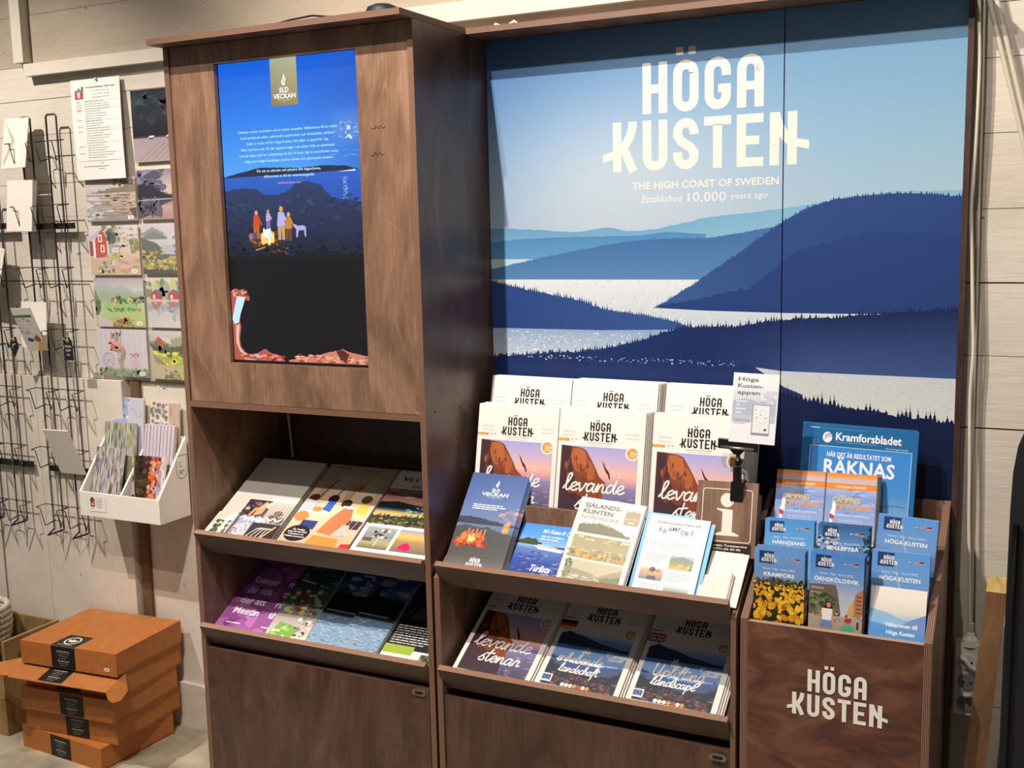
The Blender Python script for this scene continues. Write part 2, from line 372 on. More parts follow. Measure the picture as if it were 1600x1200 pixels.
    def line(s, pts, amp, step, trees=0):
        out = []; r = s.rng
        for (ax, ay), (bx, by) in zip(pts, pts[1:]):
            n = max(1, int(abs(bx-ax)/step))
            for i in range(n):
                t = i/n; x, y = ax+(bx-ax)*t, ay+(by-ay)*t
                y += r.uniform(-amp, amp)
                out.append((x, y))
                if trees and r.random() < .8:
                    hh = trees*r.choice((.3, .45, .6, .8, 1.1))*r.uniform(.8, 1.1); dx = (bx-ax)/n
                    out += [(x+dx*.12, y), (x+dx*.24, y+hh*.38), (x+dx*.34, y+hh*.34), (x+dx*.48, y+hh), (x+dx*.62, y+hh*.36), (x+dx*.74, y+hh*.42), (x+dx*.9, y)]
        return out+[pts[-1]]
    def hill(s, top, bot, c, amp=.0, step=.01, trees=0):
        s.nxt(); t = s.line(top, amp, step, trees)
        if isinstance(bot, (int, float)): bot = [(top[0][0], bot), (top[-1][0], bot)]
        s.nxt()
        # strips keep the outline robust
        def yb(x):
            if x <= bot[0][0]: return bot[0][1]
            for (a, b), (c1, d) in zip(bot, bot[1:]):
                if x <= c1: return b+(d-b)*(x-a)/((c1-a) or 1)
            return bot[-1][1]
        for a, b in zip(t, t[1:]):
            if b[0]-a[0] < 1e-7: continue
            ya, y2 = yb(a[0]), yb(b[0])
            if a[1] > ya or b[1] > y2: s.add([(a[0], min(ya, a[1])), (b[0], min(y2, b[1])), b, a], c)
    def logo(s, x, y, u, c, tick=True, clipy=None):
        """two stacked words in condensed capitals; (x,y) lower-left of the K, u letter height"""
        t = .18; w = .52
        def L(ch, ox, oy):
            A = lambda pts: [(x+(ox+a)*u, y+(oy+b)*u) for a, b in pts]
            def r(a, b, c2, d): s.add(A([(a, b), (c2, b), (c2, d), (a, d)]), c, 2.7e-5)
            st = lambda p: s.S(A(p), t*u, c, round=False, step=True)
            if ch == 'H': r(0, 0, t, 1); r(w-t, 0, w, 1); r(t, .4, w-t, .57)
            if ch in 'OÖ':
                st(arc(.26, .74, .17, 0, 180)+arc(.26, .26, .17, 180, 360)+[(.43, .74), (.43, .745)])
            if ch == 'Ö': r(.06, 1.1, .21, 1.25); r(.31, 1.1, .46, 1.25)
            if ch == 'G': st([(.43, .64), (.43, .74)]+arc(.26, .74, .17, 0, 180)+arc(.26, .26, .17, 180, 360)+[(.43, .46)]); r(.27, .32, .52, .48)
            if ch == 'A': st([(.09, 0), (.09, .74)]+arc(.26, .74, .17, 180, 0)+[(.43, .74), (.43, 0)]); r(t, .33, w-t, .49)
            if ch == 'K': r(0, 0, t, 1); st([(.43, 1), (.42, .86), (.37, .7), (.28, .56), (.14, .42)]); st([(.2, .52), (.32, .28), (.44, 0)])
            if ch == 'U': st([(.09, 1), (.09, .26)]+arc(.26, .26, .17, 180, 360)+[(.43, .26), (.43, 1)])
            if ch == 'S': st([(.43, .68), (.43, .74)]+arc(.26, .74, .17, 0, 180)+[(.09, .66), (.16, .56), (.36, .42), (.43, .32)]+arc(.26, .26, .17, 0, -180)+[(.09, .34)])
            if ch == 'T': r(-.01, .83, w+.01, 1); r(.17, 0, .35, .84)
            if ch == 'E': r(0, 0, t, 1); r(t, 0, w, .17); r(t, .42, w-.08, .58); r(t, .83, w, 1)
            if ch == 'N': r(0, 0, t, 1); r(w-t, 0, w, 1); st([(.1, .98), (.15, .8), (.25, .6), (.36, .48), (.5, .38)])
        s.nxt(); P = .645
        for i, ch in enumerate('KUSTEN'): L(ch, i*P, 0)
        for i, ch in enumerate('HÖGA'): L(ch, (i+1)*P, 1.13)
        if tick:
            s.nxt(); s.add([(x-.22*u, y+.2*u), (x+.05*u, y+.28*u), (x+.05*u, y+.44*u), (x-.22*u, y+.36*u)], c)
            e = x+5*P*u+w*u; s.add([(e-.05*u, y+.34*u), (e+.23*u, y+.28*u), (e+.23*u, y+.44*u), (e-.05*u, y+.5*u)], c)
    def flame(s, x, y, h, c):
        s.S(smooth([(x-.02*h, y), (x-.22*h, y+.25*h), (x-.1*h, y+.55*h), (x+.05*h, y+.75*h), (x, y+h)]), .16*h, c)
        s.S(smooth([(x+.12*h, y+.02*h), (x+.05*h, y+.3*h), (x+.2*h, y+.5*h), (x+.12*h, y+.72*h)]), .14*h, c)
    def mesh(s, name, mat='prn', ox=0, oy=0):
        vs = []; fs = []; cc = []; cache = {}
        lay = {}
        for pts, z, c in s.p:
            k = int(round((z-z % s.DZ)/s.DZ)) if z % s.DZ < s.DZ*.97 else int(round(z/s.DZ)); xs = [p[0] for p in pts]; ys = [p[1] for p in pts]; b = lay.get(k)
            lay[k] = (min(xs+[b[0]]), min(ys+[b[1]]), max(xs+[b[2]]), max(ys+[b[3]])) if b else (min(xs), min(ys), max(xs), max(ys))
        lev = {}
        for k in sorted(lay):
            b = lay[k]; lev[k] = 1+max([lev[j] for j in lev if not (lay[j][2] < b[0] or lay[j][0] > b[2] or lay[j][3] < b[1] or lay[j][1] > b[3])], default=0)
        for pts, z, c in s.p:
            k = int(round((z-z % s.DZ)/s.DZ)) if z % s.DZ < s.DZ*.97 else int(round(z/s.DZ)); z = z+(lev[k]-k)*s.DZ
            i = len(vs); vs += [(a-ox, b-oy, z) for a, b in pts]; fs.append(list(range(i, i+len(pts))))
            if callable(c): cc += [(*lin(c(a, b)), 1) for a, b in pts]
            else:
                if c not in cache: cache[c] = (*lin(c), 1)
                cc += [cache[c]]*len(pts)
        me = bpy.data.meshes.new(name); me.from_pydata(vs, [], fs)
        at = me.color_attributes.new('Col', 'FLOAT_COLOR', 'CORNER'); at.data.foreach_set('color', [k for q in cc for k in q])
        me.materials.append(M[mat]); me.update(); return me

# ------------------------------------------------------------------ the room
WY = .365
fl = MB().board((-2.6, -2.6, -.03), (6.2, 0, 0), (0, 3.1, 0), (0, 0, .03), (0, 0)).build('floor', ['floor']); props(fl, kind='structure')
wb = MB().box(-2.6, WY+.02, 0, 3.6, WY+.10, 2.9).build('wall_back', ['wallh']); props(wb, kind='structure')
rw = random.Random(5)
zs = [1.0865, 1.2395, 1.389, 1.54, 1.6905, 1.838, 1.944, 2.045, 2.195, 2.345, 2.495, 2.645, 2.795]
for a, b in zip(zs, zs[1:]):                                   # horizontal painted planks
    d = rw.uniform(-.001, .001); g0 = .003 if a in (1.389, 1.0865) else .0011
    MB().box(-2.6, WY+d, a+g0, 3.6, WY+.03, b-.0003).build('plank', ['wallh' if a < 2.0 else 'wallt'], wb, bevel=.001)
for a, b in zip([.0, .48], [.48, 1.0865]):   # planks low on the right
    MB().box(1.3, WY, a+.0012, 3.6, WY+.03, b-.0008).build('plank', ['wallh'], wb, bevel=.0012)
for a, b, y in ((-2.2, -1.60, .352), (-1.597, -1.185, .353), (-1.172, -.962, .350), (-.957, -.582, .347)):   # tall upright boards low on the left
    MB().box(a, y, 0, b, WY+.03, 1.088).build('upright_board', ['wallv'], wb, bevel=.002)
MB().board((-.577, .362, 0), (.036, 0, 0), (.016, 0, 1.086), (0, .03, 0), (0, 0)).build('old_post', ['post'], wb)
MB().box(-.541, .374, .14, 1.32, WY+.03, 1.086).build('recess_board', ['wallv'], wb)
bb = MB().box(-.541, .358, 0, .02, WY+.02, .142).build('baseboard_back', ['wallv'], bevel=.004); props(bb, kind='structure')
for i, (x0, x1, z0, z1) in enumerate(((-.876, .05, 2.012, 2.048), (.05, 1.35, 2.024, 2.07)), 1):
    props(MB().box(x0, .336, z0, x1, WY+.002, z1).build('trim_%d' % i, ['trim'], bevel=.002), kind='structure')
props(MB().box(-.915, .335, 2.054, -.873, WY+.002, 2.95).build('trim_3', ['trim'], bevel=.002), kind='structure')

# ------------------------------------------------------------------ cabinet parts
def side(parent, x0, x1, pts, mats=WE):
    m = MB(); m.prism([(y, z) for y, z in pts], (x0, 0, 0), (0, 1, 0), (0, 0, 1), (x1-x0, 0, 0)); return m.build('side_panel', list(mats), parent, bevel=.0006)
def tray(parent, x0, x1, y0, z0, depth, mats=('wood', 'edge')):
    """sloping tray with a lip square to it; (y0,z0) is the inner corner"""
    t = math.radians(30); c, s = math.cos(t), math.sin(t)
    tr = MB().board((x0, y0, z0), (x1-x0, 0, 0), (0, depth*c, depth*s), (0, .012*s, -.012*c)).build('tray', ['wood_shaded', 'edge'], parent)
    lip = MB().board((x0-.003, y0+.012*s, z0-.012*c), (0, -.063*s, .063*c), (x1-x0+.001, 0, 0), (0, -.014*c, -.014*s), (0, 1)).build('lip', ['wood_lip', 'edge_lip_lit'], parent, bevel=.0008)
    for k in (.12, .5, .88):
        x = x0+(x1-x0)*k
        ax = Matrix.Rotation(math.radians(60), 3, 'X')
        MB().lathe((x, y0+.012*s-.014*c-.008*s, z0-.012*c-.014*s+.008*c), [(.0022, 0), (.0022, .0006), (.0001, .0006)], 10, ax=Matrix.Rotation(math.radians(120), 3, 'X')).build('screw', ['black'], lip)
    return tr
def lock(parent, x, z):
    l = MB(); pts = arc(-.011, 0, .0075, 90, 270)+arc(.011, 0, .0075, -90, 90)
    l.prism(pts, (x, -.0005, z), (1, 0, 0), (0, 0, 1), (0, -.003, 0), (0, 0)); o = l.build('lock_plate', ['metal'], parent, bevel=.0008)
    l = MB(); l.prism([(a*.6, b*.45) for a, b in pts], (x, -.0034, z), (1, 0, 0), (0, 0, 1), (0, -.0008, 0), (0, 0)); l.build('keyhole', ['black'], o)

TW = .7036; P = .0145
tower = thing('display_tower', 'tall dark plywood cabinet with a built-in screen, two brochure trays and a locked door', 'cabinet', (TW/2, .18, 0))
tower.location = (0, 0, 0)
for x0 in (0, TW-P): side(tower, x0, x0+P, [(0, 0), (.352, 0), (.352, 1.972), (0, 1.972)], ('wood', 'edge') if x0 == 0 else ('wood_shaded', 'edge'))  # unlit right side wears the shaded copy of the wood
MB().board((-.001, -.0518, 1.9725), (TW+.002, 0, 0), (0, .404, 0), (0, 0, .0135)).build('top_panel', ['wood', 'edge'], tower, bevel=.0006)
fp = MB()
ox0, ox1, oz0, oz1 = .1500, .5535, 1.2110, 1.9235; fx0, fx1, fz0, fz1 = P+.002, TW-P-.001, 1.111, 1.971
for x0, z0, x1, z1 in ((fx0, fz0, ox0, fz1), (ox1, fz0, fx1, fz1), (ox0, fz0, ox1, oz0), (ox0, oz1, ox1, fz1)):
    fp.board((x0, .004, z0), (x1-x0, 0, 0), (0, 0, z1-z0), (0, .012, 0), (0, 0))
fp.build('screen_frame_panel', ['wood', 'edge'], tower)
for i, (x, z) in enumerate(((.606, 1.750), (.602, 1.692))):
    a = Art(.05, .02, -.025, -.01); a.S(smooth([(-.018, -.002), (-.010, -.002), (-.006, .004), (0, -.003), (.005, .004), (.010, -.002), (.018, 0)]), .0013, '#3a2219')
    k = link(bpy.data.objects.new('carved_mark', a.mesh('carved_mark')), tower); k.matrix_local = Matrix(((1, 0, 0, x), (0, 0, -1, .0036), (0, 1, 0, z), (0, 0, 0, 1)))
tower_marks = True
MB().board((P, 0, 1.0957), (TW-2*P, 0, 0), (0, .34, 0), (0, 0, .0145)).build('shelf', ['wood_shaded', 'edge'], tower, bevel=.0006)
MB().board((P, .342, .02), (TW-2*P, 0, 0), (0, 0, 1.94), (0, .008, 0)).build('back_panel', ['wood_deep_shade', 'edge'], tower)
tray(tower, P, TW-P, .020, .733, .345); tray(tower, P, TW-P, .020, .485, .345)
MB().board((P+.002, .0, .03), (TW-2*P-.004, 0, 0), (0, 0, .43), (0, .013, 0), (0, 0)).build('door', ['wood_shaded', 'edge'], tower, bevel=.0008)
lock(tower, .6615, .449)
MB().board((P, .01, .0), (TW-2*P, 0, 0), (0, 0, .028), (0, .012, 0)).build('plinth', ['wood_shaded', 'edge'], tower)
for y, z in ((.030, 1.925), (.030, 1.905), (.045, 1.112), (.16, 1.105), (.055, .86), (.21, 1.10)):
    MB().lathe((TW+.0002, y, z), [(.0028, 0), (.0028, .0005), (.0002, .0005)], 10, ax=Matrix.Rotation(math.radians(90), 3, 'Y')).build('screw_hole', ['black'], tower)
cb = MB().tube([(.056, .333, 1.095), (.058, .333, 1.03), (.062, .333, .97), (.066, .333, .915), (.07, .33, .87)], .0035)
cb = cb.build('hanging_cable', ['cable_grey']); props(cb, 'pale cable hanging down the back inside the open compartment of the tall tower', 'cable')
tw = MB().lathe((.0575, .333, 1.018), [(.0055, -.003), (.006, 0), (.0055, .003)], 10).build('tie', ['cable_grey'], cb)

# screen set into the tower
scr = thing('display_screen', 'upright lit flat screen in the tower showing campfire people under a blue sky', 'screen', (.3517, .03, 1.56))
MB().board((.142-.3517, .0-.010, 1.200-1.56), (.420, 0, 0), (0, 0, .732), (0, .05, 0), (0, 0)).build('casing', ['black'], scr)

MX = .7104; MX1 = 1.4128; BX0 = 1.4215; BX1 = 1.7823
mid = thing('brochure_rack', 'low plywood rack with two leaflet trays between the tall cabinet and the logo box', 'rack', (0, 0, 0))
side(mid, MX, MX+P, [(0, 0), (.33, 0), (.33, .93), (.0, .735)])
side(mid, MX1-.011, MX1, [(0, 0), (.33, 0), (.33, .93), (.0, .739)])
tray(mid, MX+P, MX1-.011, .020, .733, .13); tray(mid, MX+P, MX1-.011, .020, .485, .30)
MB().board((MX+P, .128, .79), (1.286-MX-P, 0, 0), (0, 0, .098), (0, .012, 0)).build('divider', ['wood', 'edge'], mid)
MB().board((MX+P, .140, .822), (MX1-.011-MX-P, 0, 0), (0, .058, 0), (0, 0, .010)).build('step', ['wood_shaded', 'edge'], mid)
MB().board((MX+P, .198, .822), (MX1-.011-MX-P, 0, 0), (0, 0, .13), (0, .010, 0)).build('divider', ['wood', 'edge'], mid)
MB().board((MX+P, .208, .882), (MX1-.011-MX-P, 0, 0), (0, .10, 0), (0, 0, .010)).build('step', ['wood_shaded', 'edge'], mid)
MB().board((MX+P, .310, .03), (MX1-.011-MX-P, 0, 0), (0, 0, .88), (0, .010, 0)).build('back_panel', ['wood_shaded', 'edge'], mid)
MB().board((MX+P+.002, .004, .03), (MX1-.011-MX-P-.004, 0, 0), (0, 0, .42), (0, .013, 0), (0, 0)).build('door', ['wood_shaded', 'edge'], mid, bevel=.0008)
lock(mid, 1.377, .4345)

box = thing('map_box', 'dark-stained plywood leaflet box with a white logo on its front, rightmost of the three units', 'rack', (0, 0, 0))
side(box, BX0, BX0+.0145, [(0, 0), (.33, 0), (.33, .935), (0, .7405)])
side(box, BX1-.0145, BX1, [(0, 0), (.33, 0), (.33, .935), (0, .7405)])
MB().board((BX0+.0145, .0, .02), (0, 0, .716), (BX1-BX0-.029, 0, 0), (0, .0145, 0), (0, 1)).build('front_panel', ['wood_red', 'edge_lit'], box)  # bright light on the top edge is put into its colour
MB().board((BX0+.0145, .318, .02), (BX1-BX0-.029, 0, 0), (0, 0, .915), (0, .012, 0), (0, 1)).build('back_panel', ['wood', 'edge'], box)
for y0, z0, d in ((.0145, .655, .058), (.079, .715, .062), (.150, .790, .058), (.22, .815, .098)):
    MB().board((BX0+.0145, y0, z0), (BX1-BX0-.029, 0, 0), (0, d, 0), (0, 0, .008)).build('step', ['wood_shaded', 'edge'], box)
for y0, z0, z1 in ((.072, .60, .76), (.141, .66, .845), (.210, .70, .87)):
    MB().board((BX0+.0145, y0, z0), (BX1-BX0-.029, 0, 0), (0, 0, z1-z0), (0, .007, 0)).build('divider', ['wood_shaded', 'edge'], box)
la = Art(.36, .72, 1.42, 0); la.logo(1.5265, .5585, .0455, '#f4f0e6')
lg = MB()
# logo letters stand a little proud of the panel
o = link(bpy.data.objects.new('logo', la.mesh('logo', 'prn_matte')), box)
o.matrix_world = Matrix(((1, 0, 0, 0), (0, 0, -1, -.0012), (0, 1, 0, 0), (0, 0, 0, 1)))

# things on top of the tower
t = MB().tube(smooth([(.30, -.01), (.36, .02), (.43, .01), (.50, .0), (.56, .06), (.60, .2)]) and [(x, y, z) for x, y, z in ((.28, .03, 1.9885), (.33, -.012, 1.990), (.40, -.018, 1.996), (.46, -.02, 1.9985), (.50, -.018, 1.993), (.54, .0, 1.9895), (.60, .1, 1.9885))], .0022)
t = t.build('black_cable', ['black']); props(t, 'thin black cable lying on top of the tall tower above its screen', 'cable')
sp = thing('round_speaker', 'round dark grey puck speaker on top of the tower near its right corner', 'speaker', (.567, .10, 1.986))
MB().lathe((0, 0, 0), [(.034, 0), (.0385, .008), (.0385, .028), (.034, .038), (.02, .044), (.0005, .0455)], 28).build('body', ['fabric'], sp)
MB().lathe((0, 0, .0), [(.039, .013), (.0395, .015), (.039, .017)], 28).build('ring', ['metal'], sp)
# crumpled bits on top of the mural board
cr = MB().tube([(.745, .30, 1.989), (.757, .29, 1.997), (.772, .295, 1.991), (.785, .30, 1.993), (.80, .30, 2.001), (.812, .31, 1.991), (.85, .31, 1.990)], .0035).build('loose_cable_end', ['white']); props(cr, 'short white cable end lying on the board above the mural, beside the tower', 'cable')

# ------------------------------------------------------------------ mural backdrop
frame = thing('mural_backdrop', 'large blue landscape mural in two panels with white lettering under a plywood top board', 'mural', (0, 0, 0))
MB().board((TW+.0005, .236, 1.9715), (1.0825, 0, 0), (0, .115, 0), (0, 0, .0135)).build('top_board', ['wood', 'edge'], frame, bevel=.0006)
MB().board((1.7835, .322, .0), (.0115, 0, 0), (0, 0, 1.985), (0, .031, 0), (0, 0)).build('side_board', ['wood_deep_shade', 'wood_deep_shade'], frame, bevel=.0006)  # shade on this board comes from its darkened wood tone

def mural_art(x0, x1):
    a = Art(x1-x0, 1.12, x0, .85); a.rng = random.Random(11)
    def sky(u, v):
        x = .70+1.08*u; z = 1.45+.53*v
        top = mix('#386399', '#5f8db2', u); mid_ = mix('#668fbb', '#86aec5', u); low = mix('#98b2c8', '#b5c9d3', u)  # top tones deepened to add shade under the top board
        c = mix(low, mid_, v*2) if v < .5 else mix(mid_, top, (v-.5)*2)
        g = math.exp(-((u-.33)/.32)**2-((v-.25)/.42)**2); return mix(c, '#b3c1cc', min(1, g*.95))
    a.G(.70, 1.45, 1.785, 1.98, 26, 14, sky)
    a.hill([(.70, 1.523), (.765, 1.521), (.868, 1.515), (.943, 1.51), (.992, 1.518), (1.032, 1.518), (1.055, 1.512), (1.094, 1.51), (1.141, 1.515), (1.216, 1.53), (1.261, 1.539), (1.333, 1.544), (1.42, 1.552), (1.486, 1.561), (1.565, 1.573), (1.655, 1.581), (1.79, 1.579)], 1.39, lambda x, y: mix(mix('#5d93bb', '#7fb0c8', (x-.7)/1.1), '#9dbccb', (1.50-y)/.1), .0012, .008)
    a.hill([(.70, 1.489), (.80, 1.497), (.934, 1.499), (1.094, 1.499), (1.156, 1.507), (1.25, 1.500)], 1.39, lambda x, y: mix('#4a83b3', '#6d9fc4', (1.5-y)/.09), .0008, .008)
    a.P([(.70, 1.448), (.85, 1.447), (.86, 1.43), (.70, 1.425)], '#b5cbd3')
    a.hill([(.70, 1.422), (.763, 1.435), (.85, 1.452), (.934, 1.466), (1.015, 1.48), (1.11, 1.49), (1.186, 1.492), (1.246, 1.49), (1.319, 1.5), (1.376, 1.509), (1.44, 1.52)], 1.398, lambda x, y: mix('#3d699d', '#5280ad', (1.49-y)/.09), .001, .005, .004)
    a.P([(.70, 1.398), (1.44, 1.398), (1.79, 1.34), (1.79, 1.27), (.70, 1.27)], lambda x, y: mix('#d9dedd', '#b9cad6', (1.40-y)/.13))
    a.blobs(500, .70, 1.28, 1.40, 1.397, .001, .004, ['#ffffff', '#b6c4cf', '#e9eeee', '#9fb3c6'], .25)
    a.hill([(1.122, 1.333), (1.156, 1.349), (1.217, 1.386), (1.261, 1.415), (1.319, 1.453), (1.369, 1.489), (1.425, 1.526), (1.472, 1.552), (1.526, 1.568), (1.591, 1.574), (1.655, 1.577), (1.717, 1.574), (1.79, 1.565)], [(1.122, 1.333), (1.247, 1.328), (1.427, 1.325), (1.53, 1.325), (1.79, 1.326)], lambda x, y: mix(mix('#35588f', '#233d74', (x-1.2)/.5), '#27437c', (y-1.33)/.25), .0012, .005, .008)
    a.hill([(1.14, 1.340), (1.22, 1.352), (1.35, 1.38), (1.45, 1.46), (1.6, 1.50), (1.79, 1.49)], [(1.122, 1.333), (1.247, 1.328), (1.427, 1.325), (1.53, 1.325), (1.79, 1.326)], '#233d76', .003, .006)
    a.P([(.70, 1.282), (1.17, 1.282), (1.19, 1.24), (1.0, 1.20), (.70, 1.20)], lambda x, y: mix('#8aa5c6', '#c3ced9', (1.275-y)/.06))
    a.blobs(650, .70, 1.205, 1.10, 1.272, .0008, .0035, ['#ffffff', '#9ab0cb', '#dfe6ea', '#7f9cc2'], .3)
    a.hill([(.70, 1.394), (.762, 1.38), (.848, 1.365), (.932, 1.35), (1.014, 1.325), (1.093, 1.316), (1.14, 1.309), (1.186, 1.298), (1.209, 1.291)], [(.70, 1.278), (.846, 1.278), (.997, 1.278), (1.171, 1.283), (1.209, 1.288)], lambda x, y: mix('#28447f', '#33538d', (x-.7)/.5), .0015, .0055, .014)
    a.hill([(.938, 1.224), (1.013, 1.237), (1.077, 1.251), (1.14, 1.272), (1.186, 1.288), (1.262, 1.292), (1.32, 1.293), (1.378, 1.304), (1.462, 1.314), (1.53, 1.316), (1.583, 1.323), (1.636, 1.327), (1.699, 1.332), (1.79, 1.34)], [(.93, 1.222), (1.2, 1.19), (1.79, 1.19)], lambda x, y: mix(mix('#1a2f66', '#142551', (x-1)/.6), '#41588e', (1.255-y)/.07*max(0, min(1, (x-1.25)/.25))), .002, .006, .016)
    a.hill([(.70, 1.207), (.758, 1.212), (.845, 1.221), (.913, 1.225), (.963, 1.228), (1.093, 1.214), (1.247, 1.207), (1.365, 1.202)], .85, lambda x, y: mix('#1c2f60', '#3d5090', (1.205-y)/.06), .004, .006, .012)
    a.blobs(110, .80, 1.203, 1.33, 1.214, .001, .0028, ['#a9b6cf', '#d9dfe6', '#6c80ab'], .6)
    a.P([(1.365, 1.202), (1.422, 1.196), (1.665, 1.194), (1.79, 1.193), (1.79, 1.08), (1.39, 1.08), (1.39, 1.17)], lambda x, y: mix('#c5ced2', '#dcded2', (1.19-y)/.07))
    a.blobs(500, 1.40, 1.10, 1.78, 1.188, .001, .004, ['#eef0ea', '#b2bfca', '#d5d6c8'], .22)
    a.P([(1.36, 1.205), (1.39, 1.185), (1.43, 1.160), (1.47, 1.145), (1.47, 1.12), (1.36, 1.12)], '#233a6c')
    a.hill([(1.33, 1.172), (1.408, 1.150), (1.45, 1.140), (1.472, 1.135), (1.534, 1.124), (1.601, 1.118), (1.667, 1.109), (1.731, 1.105), (1.79, 1.098)], .85, lambda x, y: mix('#12224a', '#0c1836', (1.13-y)/.1), .003, .008, .026)
    W_ = '#e2dbcf'; a.logo(1.0295, 1.6455, .1122, W_)
    a.T('THE HIGH COAST OF SWEDEN', 1.0765, 1.605, .0155, W_, width=.335, bold=.05)
    a.T('Established', 1.098, 1.5745, .0145, W_, width=.094, shear=.22)
    a.T('10,000', 1.208, 1.573, .0205, W_, width=.088)
    a.T('years ago', 1.305, 1.577, .0125, W_, width=.082, shear=.22)
    a.blobs(26, 1.36, 1.845, 1.37, 1.86, .0006, .0016, ['#8a8f88', '#b7b5a8']); a.blobs(20, 1.145, 1.83, 1.155, 1.85, .0005, .0014, ['#a5abac'])
    a.blobs(16, 1.22, 1.70, 1.24, 1.745, .0006, .0013, ['#a5abac']); a.blobs(16, 1.39, 1.68, 1.41, 1.71, .0006, .0013, ['#a5abac']); a.blobs(14, 1.03, 1.69, 1.05, 1.72, .0006, .0012, ['#a5abac'])
    return a
for x0, x1 in ((TW+.0015, 1.4198), (1.4222, 1.7828)):
    p = MB().box(0, .0002, -.90, x1-x0, .014, .981).build('panel', ['wood_shaded'], frame); p.location = (x0, .3375, .99)
    o = link(bpy.data.objects.new('print', mural_art(x0, x1).mesh('mural_print', 'prn_matte', x0, .99)), p)
    o.matrix_local = Matrix(((1, 0, 0, 0), (0, 0, -1, 0), (0, 1, 0, 0), (0, 0, 0, 1)))

def rebase(t, loc):
    loc = Vector(loc); d = loc-t.location; t.location = loc
    for c in t.children: c.location = c.location-d
rebase(tower, (TW/2, .17, 0)); rebase(mid, ((MX+MX1)/2, .16, 0)); rebase(box, ((BX0+BX1)/2, .16, 0)); rebase(frame, (1.25, .3, 1.0))

